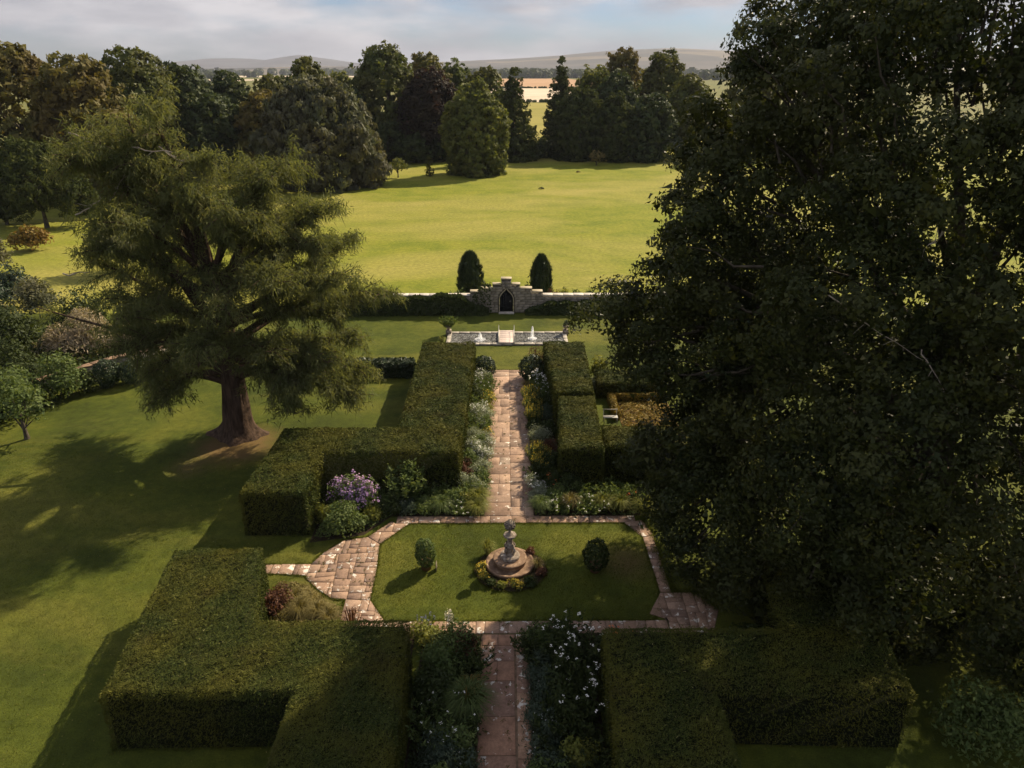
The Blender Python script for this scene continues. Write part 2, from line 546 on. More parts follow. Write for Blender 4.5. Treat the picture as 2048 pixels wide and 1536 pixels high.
M['p_dark'] = foliage('border_dark_green', [(0.022, 0.034, 0.010), (0.036, 0.050, 0.014), (0.058, 0.072, 0.02)], None, 0.3, 0.22)
M['p_lime'] = foliage('border_lime', [(0.11, 0.132, 0.0275), (0.165, 0.176, 0.0385), (0.22, 0.209, 0.055)], None, 0.3, 0.35)
M['p_blue'] = foliage('border_blue_green', [(0.035, 0.055, 0.036), (0.055, 0.078, 0.05), (0.08, 0.10, 0.065)], None, 0.3, 0.2)
M['p_rust'] = foliage('border_rust', [(0.06, 0.028, 0.02), (0.10, 0.045, 0.03), (0.16, 0.08, 0.04)], None, 0.3, 0.25)
M['p_straw'] = foliage('dry_grass', [(0.10, 0.085, 0.03), (0.17, 0.14, 0.05), (0.24, 0.2, 0.08)], None, 0.3, 0.3)
for nm, cs in {'white': [(0.7, 0.68, 0.62), (0.82, 0.8, 0.74)], 'yellow': [(0.5, 0.34, 0.03), (0.62, 0.46, 0.06)], 'gold': [(0.38, 0.28, 0.03), (0.52, 0.4, 0.05)],
               'purple': [(0.26, 0.15, 0.32), (0.42, 0.26, 0.46), (0.52, 0.34, 0.46)], 'violet': [(0.2, 0.2, 0.5), (0.32, 0.3, 0.62)], 'red': [(0.5, 0.1, 0.03), (0.6, 0.2, 0.05)],
               'cream': [(0.55, 0.5, 0.36), (0.7, 0.64, 0.5)]}.items():
    M['f_' + nm] = foliage(nm + '_petals', cs, None, 1, 0.25, 0.6, 0.2, tcol=(1, 1, 1))

# ================================================================== the ground
def sheet(name, poly, z, mat, sub=0):
    a = Acc()
    a.poly([(x, y, z) for x, y in poly], [list(range(len(poly)))])
    return struct(link(name, a.mesh(name), mat))


def rect(x0, y0, x1, y1):
    return [(x0, y0), (x1, y0), (x1, y1), (x0, y1)]


sheet('ground', rect(-12000, -300, 12000, 12000), -0.012, M['ground'])
sheet('park_lawn', rect(-170, 58.6, 140, 200), -0.004, M['park'])
sheet('garden_lawn', rect(-60, -40, 60, 58.58), 0.0, M['garden'])
M['field_pale'] = plain('stubble_field', [(0.3, (0.50, 0.40, 0.29)), (0.7, (0.62, 0.52, 0.40))], 0.02, 0.95, 0.05, coord='World')
M['field_tan'] = plain('ploughed_field', [(0.3, (0.36, 0.225, 0.13)), (0.7, (0.46, 0.30, 0.18))], 0.01, 0.95, 0.05, coord='World')
M['field_green'] = plain('hay_field', [(0.3, (0.20, 0.19, 0.045)), (0.7, (0.30, 0.26, 0.08))], 0.03, 0.95, 0.05, coord='World')
sheet('hay_field', rect(-30, 215, 60, 490), 0.0, M['field_green'])
sheet('stubble_field', rect(-25, 500, 75, 880), 0.0, M['field_pale'])
sheet('ploughed_field', rect(-60, 895, 150, 1900), 0.0, M['field_tan'])
sheet('stubble_field', [(-1300, 1500), (-520, 1500), (-480, 1750), (-1350, 1750)], 0.0, M['field_pale'])
sheet('stubble_field', [(-900, 2300), (-380, 2300), (-360, 2800), (-950, 2800)], 0.0, M['field_pale'])


def ridge(name, xs, ys, hfun, mat):
    X, Y = np.meshgrid(xs, ys, indexing='xy')
    P2 = np.stack([X.ravel(), Y.ravel()], 1)
    Z = hfun(P2)
    ny, nx = X.shape
    i, j = np.meshgrid(np.arange(ny - 1), np.arange(nx - 1), indexing='ij')
    i, j = i.ravel(), j.ravel()
    a = Acc()
    a.add(np.column_stack([P2, Z]), np.stack([i * nx + j, i * nx + j + 1, (i + 1) * nx + j + 1, (i + 1) * nx + j], 1))
    return struct(link(name, a.mesh(name), mat, smooth=True))


def hill_mat(name, heath, wood, fld, lo):
    m, n, l = newmat(name)
    out = n.new('ShaderNodeOutputMaterial')
    p = n.new('ShaderNodeBsdfPrincipled')
    p.inputs['Roughness'].default_value = 0.95
    P = pos(n)
    v = n.new('ShaderNodeTexVoronoi')
    v.inputs['Scale'].default_value = 0.0022
    mp = n.new('ShaderNodeMapping')
    mp.inputs['Scale'].default_value = (1.0, 2.4, 6.0)
    l.new(P, mp.inputs[0])
    l.new(mp.outputs[0], v.inputs['Vector'])
    sp = n.new('ShaderNodeSeparateColor')
    l.new(v.outputs['Color'], sp.inputs[0])
    rp = ramp(n, [(0.0, wood), (0.3, heath), (0.6, heath), (lo, fld)])
    rp.color_ramp.interpolation = 'CONSTANT'
    l.new(sp.outputs[0], rp.inputs[0])
    t = noise(n, l, 0.004, 6, 0.65, vec=P)
    g = ramp(n, [(0.3, (0.6, 0.6, 0.6)), (0.7, (1.3, 1.3, 1.3))])
    l.new(t.outputs[0], g.inputs[0])
    l.new(mixc(n, l, 1.0, rp.outputs[0], g.outputs[0], 'MULTIPLY'), p.inputs['Base Color'])
    l.new(p.outputs[0], out.inputs[0])
    return m


M['hill'] = hill_mat('heath_hill', (0.075, 0.068, 0.062), (0.05, 0.052, 0.05), (0.15, 0.125, 0.09), 0.80)
M['hill2'] = hill_mat('far_hill', (0.07, 0.07, 0.08), (0.05, 0.05, 0.06), (0.10, 0.09, 0.09), 0.85)


def interp_ridge(xk, zk, y0, y1, amp, seed):
    def f(P2):
        base = np.interp(P2[:, 0], xk, zk)
        t = np.clip((P2[:, 1] - y0) / (y1 - y0), 0, 1)
        prof = np.sin(t * PI / 2 * 1.25) ** 1.3
        edge = np.where(t <= 0, 0, 1)
        return -3 + (base * prof + amp * wav(P2, 900, seed) * prof) * edge
    return f


sm = np.linspace
ridge('hills', sm(-6500, -900, 90), sm(7600, 9600, 16),
      interp_ridge([-6500, -4700, -3800, -3300, -2900, -2650, -2250, -1900, -1500, -900], [25, 45, 95, 135, 140, 125, 178, 118, 80, 30], 7600, 9000, 4, 3), M['hill2'])
ridge('hills', sm(-1500, 6500, 110), sm(4300, 6800, 20),
      interp_ridge([-1500, -900, -340, 0, 400, 850, 1150, 1700, 2600, 4000, 6500], [25, 62, 82, 98, 120, 158, 168, 150, 120, 150, 120], 4300, 6200, 3, 5), M['hill'])
ridge('hills', sm(-4200, 700, 80), sm(3300, 4200, 10),
      interp_ridge([-4200, -2600, -1500, -900, -300, 200, 700], [20, 26, 30, 38, 40, 34, 20], 3300, 3900, 2, 8), M['hill'])

# far woods that read as dark masses
a = Acc()
g = np.random.default_rng(5)
def far_lump(x, y, r, h):
    d = rdir(26, g)
    P = np.array([x, y, h * 0.5]) + d * np.array([r, r, h * 0.5])
    leaf_acc(a, P, d, r * 1.3, r * 1.0, rng=g)
for (x0, x1, y0, y1, cnt, r, h) in [(-150, 420, 1930, 2250, 260, 9, 17), (-700, 1100, 2700, 3200, 320, 12, 20), (-1600, -500, 1250, 1420, 120, 7, 12),
                                     (-2400, -700, 1900, 2200, 220, 10, 16), (-3000, -200, 3000, 3200, 220, 13, 20), (-80, 180, 884, 892, 170, 1.3, 1.6), (-40, 80, 492, 498, 110, 1.2, 1.7),
                                     (400, 1600, 1400, 1700, 160, 9, 15), (-1500, -300, 700, 800, 120, 6, 10)]:
    for k in range(cnt):
        far_lump(g.uniform(x0, x1), g.uniform(y0, y1), r * g.uniform(.7, 1.4), h * g.uniform(.7, 1.25))
fw = link('far_woodland', a.mesh('far_woodland'), M['dark'])
tag(fw, 'distant dark woods and field hedges beyond the park', 'woodland', kind='stuff')

# ================================================================== trees
def crown_acc(acc, lobes, puff, dens, lpp, L, W, rng, quad=False, droop=0.2, inner=0.72, low=-1.0, noise_amp=0.12, seed=1, gaps=0.0, fill=3.0, fillsize=1.0):
    """lobes -> puffs on their shells -> leaves on the puffs"""
    lob = np.array(lobes, float)
    PC, OD = [], []
    for k in range(len(lob)):
        c, r = lob[k, :3], lob[k, 3:6]
        pw = 1.6
        area = 4 * PI * (((r[0] * r[1]) ** pw + (r[0] * r[2]) ** pw + (r[1] * r[2]) ** pw) / 3) ** (1 / pw)
        n = max(int(area / (PI * puff * puff) * dens), 3)
        d = rdir(n, rng)
        d = d[d[:, 2] > low]
        q = c + d * r * (0.84 + 0.24 * rng.random((len(d), 1)) + noise_amp * wav(d * 3, 1.6, seed + k)[:, None])
        keep = np.ones(len(q), bool)
        for j in range(len(lob)):
            if j != k:
                keep &= np.linalg.norm((q - lob[j, :3]) / lob[j, 3:6], axis=1) > inner
        if gaps:
            keep &= wav(q, 2.6, seed + 77) < 1.0 - gaps
        q = q[keep]
        PC.append(q)
        OD.append(unit(d[keep] / r))
    PC, OD = np.concatenate(PC), np.concatenate(OD)
    n = len(PC)
    pr = puff * rng.uniform(0.6, 1.25, n)
    idx = np.repeat(np.arange(n), lpp)
    d = unit(rdir(len(idx), rng) + OD[idx] * 0.75 + np.array([0, 0, 0.15]))
    P = PC[idx] + d * pr[idx][:, None] * rng.uniform(0.45, 1.1, (len(idx), 1)) * np.array([1.1, 1.1, 0.8])
    N = unit(d * 0.8 + OD[idx] * 0.25 + rng.normal(size=(len(idx), 3)) * 0.4)
    s = np.clip(rng.lognormal(-.05, .32, len(idx)), .45, 1.9)
    rn = np.clip(rng.random(n)[idx] * 0.5 + rng.random(len(idx)) * 0.5, 0, 1)
    P[:, 2] = np.maximum(P[:, 2], 0.05)
    leaf_acc(acc, P, N, L * s, W * s, droop=droop, quad=quad, rnd=rn, rng=rng)
    # larger leaves deeper in, so that the crown closes
    k = int(n * fill)
    if k:
        q = rng.integers(0, n, k)
        d = rdir(k, rng)
        leaf_acc(acc, PC[q] - OD[q] * (puff * rng.uniform(.7, 1.9, (k, 1))) + d * puff * .5, unit(OD[q] + d * .6), fillsize * puff * rng.uniform(.7, 1.2, k), fillsize * puff * .8, rng=rng)
    return PC


def limbs_acc(acc, base_h, r0, tips, rng, trunk_top):
    """trunk up to trunk_top, then a bent limb to every tip"""
    z = np.linspace(-0.2, trunk_top, 6)
    pts = np.column_stack([0.15 * r0 * np.sin(z), 0.15 * r0 * np.cos(z * 1.3), z])
    rad = r0 * (1 - 0.45 * z / max(trunk_top, .1))
    rad[0] = r0 * 1.5
    rad[1] = r0 * 1.08
    tube(acc, pts, rad, 9, wob=0.08)
    for t in tips:
        t = np.array(t, float)
        s = np.array([0, 0, rng.uniform(base_h, trunk_top)])
        m = s * 0.55 + t * 0.45 + rng.normal(size=3) * 0.06 * np.linalg.norm(t - s)
        u = np.linspace(0, 1, 6)[:, None]
        p = (1 - u) ** 2 * s + 2 * u * (1 - u) * m + u ** 2 * t
        tube(acc, p, r0 * 0.42 * (1 - u[:, 0] * 0.85), 5)


def broadleaf(name, label, loc, h, w, mat, seed, low=0.1, nl=9, puff=0.85, dens=1.2, lpp=19, L=0.64, W=0.48, droop=0.25, cat='tree', group=None, shape='round', trunk=True, quad=False):
    rng = np.random.default_rng(seed)
    root = empty(name, (loc[0], loc[1], 0))
    lobes = []
    zb = h * low
    ch = h - zb
    if shape == 'round':
        lobes.append((0, 0, zb + ch * 0.5, w * 0.72, w * 0.72, ch * 0.46))
        for k in range(nl):
            az = k * 2.4 + rng.uniform(-.4, .4)
            t = (k + 0.5) / nl
            rr = w * (0.62 - 0.42 * t) * rng.uniform(.85, 1.15)
            lr = w * rng.uniform(0.30, 0.46) * (1.1 - 0.3 * t)
            lobes.append((rr * math.cos(az), rr * math.sin(az), zb + ch * (0.2 + 0.66 * t), lr, lr, lr * rng.uniform(.8, 1.05)))
        lobes.append((rng.uniform(-.1, .1) * w, rng.uniform(-.1, .1) * w, h - w * 0.3, w * 0.36, w * 0.36, w * 0.3))
    elif shape == 'column':
        for k in range(nl):
            t = (k + 0.5) / nl
            rad = w * (0.72 + 0.28 * math.sin(t * PI)) * (1 - .25 * t) * (1 if t < .6 else 1 - (t - .6) * 1.5)
            for q in range(4):
                az = k * 1.1 + q * PI / 2 + rng.uniform(-.3, .3)
                lr = rad * rng.uniform(0.38, 0.52)
                lobes.append(((rad - lr * .8) * math.cos(az), (rad - lr * .8) * math.sin(az), zb + ch * t * .93 + rng.uniform(-.4, .4), lr, lr, lr * 1.3))
        lobes.append((0, 0, zb + ch * .5, w * .6, w * .6, ch * .42))
    elif shape == 'cone':
        for k in range(nl):
            t = (k + 0.4) / nl
            rad = w * (1 - t) ** 0.8 + 0.25
            for q in range(max(3, int(6 * (1 - t)))):
                az = k * 0.9 + q * 2 * PI / max(3, int(6 * (1 - t))) + rng.uniform(-.3, .3)
                lr = rad * rng.uniform(0.34, 0.5) + 0.25
                lobes.append(((rad - lr * .7) * math.cos(az), (rad - lr * .7) * math.sin(az), zb + ch * t, lr, lr, lr * .8))
        lobes.append((0, 0, zb + ch * .4, w * .45, w * .45, ch * .38))
    elif shape == 'dome':
        lobes.append((0, 0, h * 0.36, w * .88, w * .88, h * 0.56))
        for k in range(nl):
            az = k * 2.4
            t = (k + .5) / nl
            el = t * 1.35
            lr = w * rng.uniform(.22, .34)
            lobes.append((w * .78 * math.cos(el) * math.cos(az), w * .78 * math.cos(el) * math.sin(az), h * (.12 + .74 * math.sin(el)), lr, lr, lr * 1.15))
    acc = Acc()
    PC = crown_acc(acc, lobes, puff, dens, lpp, L, W, rng, quad=quad, droop=droop, seed=seed)
    cr = link('crown', acc.mesh('crown'), mat, root)
    if trunk:
        tk = Acc()
        tips = PC[rng.choice(len(PC), min(10, len(PC)), replace=False)] * np.array([.85, .85, .95])
        tips = [t for t in tips if t[2] > h * .25]
        limbs_acc(tk, h * .15, max(0.12, h * 0.022), tips, rng, h * (.75 if shape in ('cone', 'column') else .5))
        link('trunk', tk.mesh('trunk'), M['bark2'], root)
    tag(root, label, cat, group)
    return root


GB = 'trees along the far edge of the park'
bg = [
    ('broadleaf_tree', 'tall olive-brown broadleaf tree at the left edge of the photo', (-77.5, 122), 22.4, 9.5, 'olive', 'round'),
    ('broadleaf_tree', 'broad olive tree with golden tint, second from the left edge', (-64.5, 117), 21.2, 8.5, 'olive', 'round'),
    ('broadleaf_tree', 'low olive tree spilling onto lawn left of the larch top', (-57, 110), 13.4, 5.5, 'olive', 'round'),
    ('broadleaf_tree', 'dark green tall tree behind the golden olive tree', (-68, 142), 22.6, 8.5, 'mid', 'round'),
    ('broadleaf_tree', 'dark rounded tree whose top meets the left end of the far hills', (-63, 152), 19.8, 7.0, 'dark', 'round'),
    ('broadleaf_tree', 'dark bushy tree below the left summit of the far hills', (-58, 162), 18.2, 7.4, 'dark', 'round'),
    ('broadleaf_tree', 'dark green tree below the saddle between the two left summits', (-49.5, 166), 17.6, 7.2, 'mid', 'round'),
    ('broadleaf_tree', 'peaked green tree standing in front of the highest left summit', (-44, 172), 21.4, 6.4, 'mid', 'round'),
    ('broadleaf_tree', 'yellow-green lower tree between the peaked tree and the great rounded one', (-38.5, 177), 18.2, 6.0, 'lime', 'round'),
    ('broadleaf_tree', 'dark brownish tree directly above the bare tip of the larch', (-56.5, 146), 14.2, 8.0, 'dark', 'round'),
    ('broadleaf_tree', 'dark tree tucked behind the left flank of the weeping dome', (-46.5, 147), 15.0, 7.2, 'olive', 'round'),
    ('broadleaf_tree', 'great rounded dark tree, tallest left of the copper beech', (-27.5, 177), 24.2, 9.3, 'mid', 'round'),
    ('broadleaf_tree', 'tall airy tree rising behind the copper beech', (-19.5, 190), 22.6, 7.8, 'olive', 'round'),
    ('broadleaf_tree', 'small-topped green tree right behind the copper beech', (-12.5, 196), 21.2, 6.0, 'mid', 'round'),
    ('copper_beech', 'dark reddish copper beech behind the central lime tree', (-17, 172), 19.2, 8.3, 'copper', 'round'),
    ('broadleaf_tree', 'dark tree filling the space between lime tree and pointed conifer', (-5.0, 188), 19.4, 6.6, 'mid', 'round'),
    ('broadleaf_tree', 'dark full tree between the broad conifer and airy tall tree', (26.5, 188), 18.4, 7.2, 'dark', 'round'),
    ('broadleaf_tree', 'dark tree filling in left of the great rounded tree', (-34.5, 170), 15.5, 6.8, 'dark', 'round'),
    ('broadleaf_tree', 'dark low tree below the golden olive tree at left', (-67, 128), 14.0, 7.5, 'dark', 'round'),
    ('broadleaf_tree', 'leafy tree with lit crown left of the distant brown hill', (22, 194), 19.6, 7.0, 'lime', 'round'),
    ('broadleaf_tree', 'tall airy-crowned tree below the summit of the right hill', (31, 207), 24.0, 7.8, 'olive', 'round'),
    ('broadleaf_tree', 'round-headed tall tree next to the edge of the big oak', (40.5, 201), 23.4, 7.2, 'mid', 'round'),
    ('broadleaf_tree', 'dark broad tree right of the pointed dark tree by the lawn', (32.5, 170), 14.0, 6.6, 'dark', 'round'),
    ('broadleaf_tree', 'green tree half hidden by the left edge of the big oak', (43, 180), 17.8, 6.6, 'mid', 'round'),
    ('broadleaf_tree', 'tree glimpsed through the leaves of the big oak', (56, 174), 20.0, 8.2, 'mid', 'round'),
]
for k, (nm, lab, xy, h, w, mt, shp) in enumerate(bg):
    broadleaf(nm, lab, xy, h, w * 1.06, M[mt], 100 + k, group=GB, shape=shp, low=0.02, nl=12)
broadleaf('weeping_tree', 'big grey-green dome-shaped weeping tree behind the larch', (-32.6, 131), 17.6, 10.6, M['grey'], 140, shape='dome', nl=16, droop=1.6, L=0.8, W=0.3, lpp=34, puff=.8, group=GB)
broadleaf('lime_tree', 'rounded column of a lime tree standing alone on the lawn', (-6.0, 147), 18.0, 6.6, M['lime'], 141, shape='column', nl=8, droop=0.9, L=.55, W=.36, lpp=30, puff=.7, group=GB, low=0.03)
broadleaf('conifer', 'dark pointed conifer close behind the lone lime tree', (1.6, 172), 19.9, 5.4, M['conifer'], 142, shape='cone', nl=9, low=0.02, droop=.8, puff=.7, lpp=20, L=.62, W=.32, group=GB)
broadleaf('conifer', 'tall spire-topped conifer right of the gap with fields', (13.6, 192), 22.4, 4.4, M['conifer'], 143, shape='cone', nl=11, low=0.02, droop=.8, puff=.7, lpp=20, L=.62, W=.32, group=GB)
broadleaf('conifer', 'broad dark conifer right beside the gap with fields', (17.0, 173), 16.4, 7.0, M['conifer'], 144, shape='column', nl=8, low=0.02, droop=.8, puff=.7, lpp=20, L=.62, W=.32, group=GB)
broadleaf('conifer', 'pointed dark tree reaching down to the lawn near small bush', (24.4, 170), 14.8, 5.8, M['conifer'], 145, shape='column', nl=7, low=0.02, droop=.8, puff=.7, lpp=20, L=.62, W=.32, group=GB)
GS = 'dark shrubs under the far trees'
for k, (lab, xy, h, w, mt) in enumerate([
    ('dark rounded rhododendron with a lit tip right of the weeping dome', (-26.5, 168), 8.4, 5.2, 'dark'),
    ('low dark rhododendron next to the lone lime tree', (-20.5, 167), 5.8, 5.0, 'dark'),
    ('dark shrub filling the foot of the gap with fields', (7.4, 178), 3.6, 4.6, 'dark'),
    ('low dark shrub right behind the lime tree foot', (2.4, 176), 4.4, 4.0, 'mid'),
    ('dark shrub under the broad conifer', (13.0, 176), 4.6, 4.4, 'dark'),
    ('shrub under the pointed dark tree by the big oak', (30, 168), 4.4, 4.6, 'dark'),
    ('shadowed shrub at the foot of the copper beech', (-13.0, 170), 6.0, 5.0, 'dark'),
]):
    broadleaf('shrub', lab, xy, h, w, M[mt], 160 + k, cat='shrub', group=GS, nl=6, low=0.0, puff=.7, lpp=12, L=.5, W=.4)
# small things out on the park lawn
broadleaf('cedar_tree', 'small spreading dark cedar on the lawn at the left edge', (-60.5, 95), 10.6, 5.6, M['conifer'], 170, shape='round', low=0.22, nl=8, puff=.6, L=.7, W=.16, lpp=22, droop=.7)
broadleaf('cedar_tree', 'low dark cedar bough clump left of the small cedar', (-67, 97), 8.2, 4.6, M['conifer'], 171, shape='round', low=0.1, nl=6, puff=.6, L=.7, W=.16, lpp=20, droop=.7)
broadleaf('young_tree', 'young tree with large leaves on the lawn left of the lime', (-20.9, 142.7), 3.6, 1.7, M['lime'], 172, shape='round', low=.42, nl=5, puff=.32, L=.36, W=.26, lpp=8, dens=.55)
broadleaf('sapling', 'thin sapling beside the young large-leaved tree', (-15.0, 144.5), 3.9, .55, M['mid'], 173, shape='cone', low=.1, nl=6, puff=.25, L=.28, W=.2, lpp=6, dens=.4)
broadleaf('young_tree', 'small pale bush on the far lawn under dark trees', (19.6, 161.5), 3.0, 1.9, M['p_straw'], 174, shape='round', low=.3, nl=5, puff=.3, L=.34, W=.22, lpp=7, dens=.5)
for (lab, x, y, s, seed) in [('small dark tuft lying in the middle of the park lawn', 6.1, 127.9, .32, 1), ('small pale stone on the far right of the park lawn', 14.6, 150, .3, 2)]:
    a = Acc()
    g = np.random.default_rng(seed)
    d = rdir(90, g)
    d[:, 2] = abs(d[:, 2])
    leaf_acc(a, np.array([0, 0, .02]) + d * np.array([s * 1.6, s, s]), d, .22, .14, rng=g)
    tag(link('tuft', a.mesh('tuft'), M['p_dark' if seed == 1 else 'p_straw'], loc=(x, y, 0)), lab, 'tuft')

# ------------------------------------------------------------------ the big oak
def big_oak():
    rng = np.random.default_rng(31)
    bx, by = 16.2, 24.0
    root = empty('oak_tree', (bx, by, 0))
    L = []
    # world-space lobes: x, y, z, rx, ry, rz
    for v in [
        (15.6, 24.5, 13, 7.6, 6.4, 9.2), (19.5, 23, 12, 8, 7, 10), (12.4, 22.5, 7.5, 4.8, 5, 5.5), (15, 20.5, 7, 6, 4.5, 5.2), (20, 21, 6, 6, 5, 5),
        (14.2, 25, 20.3, 4.0, 4.2, 2.6), (18.5, 25.5, 20.5, 4.6, 4.4, 2.6), (11.6, 26, 18.8, 2.4, 2.8, 2.0), (10.4, 26.2, 20.0, 1.5, 1.6, 1.2), (22, 24, 20, 4, 4, 3),
        (9.0, 26.2, 17.5, 1.9, 2.3, 1.8), (7.6, 26.4, 17.3, 1.0, 1.4, 1.0), (8.3, 26.2, 15.2, 2.0, 2.4, 1.7), (7.0, 26.2, 13.9, 1.4, 1.9, 1.3),
        (7.3, 26.0, 12.2, 2.0, 2.6, 1.6), (6.2, 26.0, 11.5, 1.3, 1.8, 1.2), (6.3, 26.0, 9.8, 1.8, 2.1, 1.3), (5.0, 25.8, 10.2, 1.2, 1.5, .9), (7.3, 25.8, 9.0, 1.9, 2.2, 1.5),
        (9.2, 25.2, 11, 3, 3, 2.6), (5.8, 25.4, 8.6, 1.3, 1.5, .8), (7.9, 25.4, 6.6, 1.8, 2.3, 1.7), (6.9, 25.3, 5.0, 1.5, 2, 1.3), (7.9, 25, 3.5, 1.9, 2.2, 1.7), (8.5, 23.5, 2.0, 2.1, 2.2, 1.5), (7.6, 24.0, 2.6, 1.3, 1.5, 1.2),
        (10.5, 22, 3.0, 2.6, 2.2, 2.0), (9.8, 21.4, 1.6, 1.5, 1.3, 1.1), (12.5, 19.5, 3.4, 2.6, 2, 2.2), (16, 18.4, 3.0, 2.4, 1.8, 1.7), (11.4, 18.6, 9.5, 2.4, 1.8, 2.2), (14, 18, 12.5, 2.6, 1.8, 2.2),
        (10.4, 20.2, 12.5, 2.3, 2, 2.0), (10.2, 20.5, 6.2, 2.2, 2, 1.8), (16.5, 17.2, 9.5, 2.8, 1.8, 2.3), (17, 17.4, 14, 2.8, 1.8, 2.4), (12.2, 20.4, 15.6, 2.4, 2, 1.8), (15.2, 19.4, 16.6, 2.6, 2, 2.0),
        (19.5, 17, 6.0, 2.6, 2, 2), (20, 17.5, 17, 3, 2, 2.4), (13.2, 17.6, 6.4, 2, 1.5, 1.6), (18.5, 15.8, 2.4, 2.2, 1.8, 1.8), (14.0, 19.4, 2.0, 1.9, 1.5, 1.4), (7.7, 26.4, 16.0, 1.3, 1.6, 1.2), (9.2, 26.3, 19.2, 1.3, 1.5, 1.0), (10.6, 29.6, 7.4, 2.3, 2.2, 2.2), (12.2, 31.0, 9.6, 2.6, 2.3, 2.6), (14.5, 31.0, 13.5, 3.2, 2.6, 3.2), (24.5, 21, 10, 6.5, 6.5, 9), (23, 14.8, 7.5, 4.6, 4.2, 5.5),
    ]:
        L.append((v[0] - bx, v[1] - by, *v[2:]))
    nb = len(L)
    for k in range(70):                      # leafy boughs that stand out of the outline
        v = L[int(rng.integers(0, nb))]
        d = rdir(1, rng)[0]
        d[0] = -abs(d[0])
        r_ = rng.uniform(.45, .95)
        L.append((v[0] + d[0] * v[3], v[1] + d[1] * v[4], max(v[2] + d[2] * v[5], .8), r_ * 1.2, r_, r_ * .7))
    ac = Acc()
    PC = crown_acc(ac, L, 0.62, 1.2, 150, 0.135, 0.092, rng, quad=False, droop=0.3, inner=0.84, seed=31, noise_amp=0.15, gaps=0.3, fill=26, fillsize=.3)
    crown_acc(ac, [(v[0], v[1], v[2], v[3] * .8, v[4] * .8, v[5] * .78) for v in L[:nb]], 0.8, 1.4, 44, 0.20, 0.15, rng, droop=.3, inner=.84, seed=32, fill=0)
    link('crown', ac.mesh('crown'), M['oak'], root)
    tk = Acc()
    z = np.array([-.3, .3, 1, 2.5, 5, 8, 11])
    tube(tk, np.column_stack([.25 * np.sin(z * .5), .2 * np.cos(z * .6), z]), [1.5, 1.1, .9, .8, .72, .6, .45], 12, wob=.1)
    link('trunk', tk.mesh('trunk'), M['bark2'], root)
    for k, (i, s) in enumerate(zip([0, 1, 2, 3, 5, 6, 7, 10, 14, 16, 19, 23, 27, 33, 30, 36], [4, 5, 2.5, 3, 9, 9, 9, 8, 6, 5, 6, 2.5, 2.5, 4, 6, 8])):
        t = np.array(L[i][:3])
        s = np.array([0, 0, s])
        m = s * .6 + t * .4 + np.array([0, 0, 1.2])
        u = np.linspace(0, 1, 8)[:, None]
        p = (1 - u) ** 2 * s + 2 * u * (1 - u) * m + u ** 2 * t + .12 * np.sin(u * 9 + k) * (u > 0)
        b = Acc()
        tube(b, p, .28 * (1 - .8 * u[:, 0]), 7)
        link('branch', b.mesh('branch'), M['bark2'], root)
    # twigs that hold the outer puffs
    tw = Acc()
    cen = np.array([0, 0, 11.])
    for q in PC[rng.choice(len(PC), 420, replace=False)]:
        s = q + (cen - q) * rng.uniform(.18, .4) + rng.normal(size=3) * .4
        u = np.linspace(0, 1, 4)[:, None]
        p = s * (1 - u) + q * u + .12 * np.sin(u * 7 + q[0])
        tube(tw, p, .06 * (1 - .7 * u[:, 0]), 4)
    link('twigs', tw.mesh('twigs'), M['bark2'], root)['kind'] = 'stuff'
    # the few bare dead boughs in front of the leaves
    for (p0, p1) in [((9.0, 19.3, 13.2), (11.6, 18.0, 11.8)), ((11.2, 18.0, 12.0), (12.0, 17.4, 10.6)), ((13.6, 16.9, 14.0), (14.6, 16.4, 13.0)), ((11.3, 18.6, 15.2), (10.7, 18.2, 14.2)), ((15.8, 17.2, 5.2), (15.9, 17.0, 3.4))]:
        p0, p1 = np.array(p0) - [bx, by, 0], np.array(p1) - [bx, by, 0]
        u = np.linspace(0, 1, 9)[:, None]
        p = p0 * (1 - u) + p1 * u + np.cumsum(rng.normal(size=(9, 3)) * .06, 0)
        b = Acc()
        tube(b, p, .022 * (1 - .7 * u[:, 0]), 5)
        for k in (3, 5, 6):
            e = p[k] + rng.normal(size=3) * .35
            tube(b, [p[k], (p[k] + e) / 2 + rng.normal(size=3) * .05, e], [.013, .01, .004], 4)
        link('dead_bough', b.mesh('dead_bough'), M['deadwood'], root)
    tag(root, 'huge dark evergreen oak filling the right side of the garden', 'tree')


big_oak()

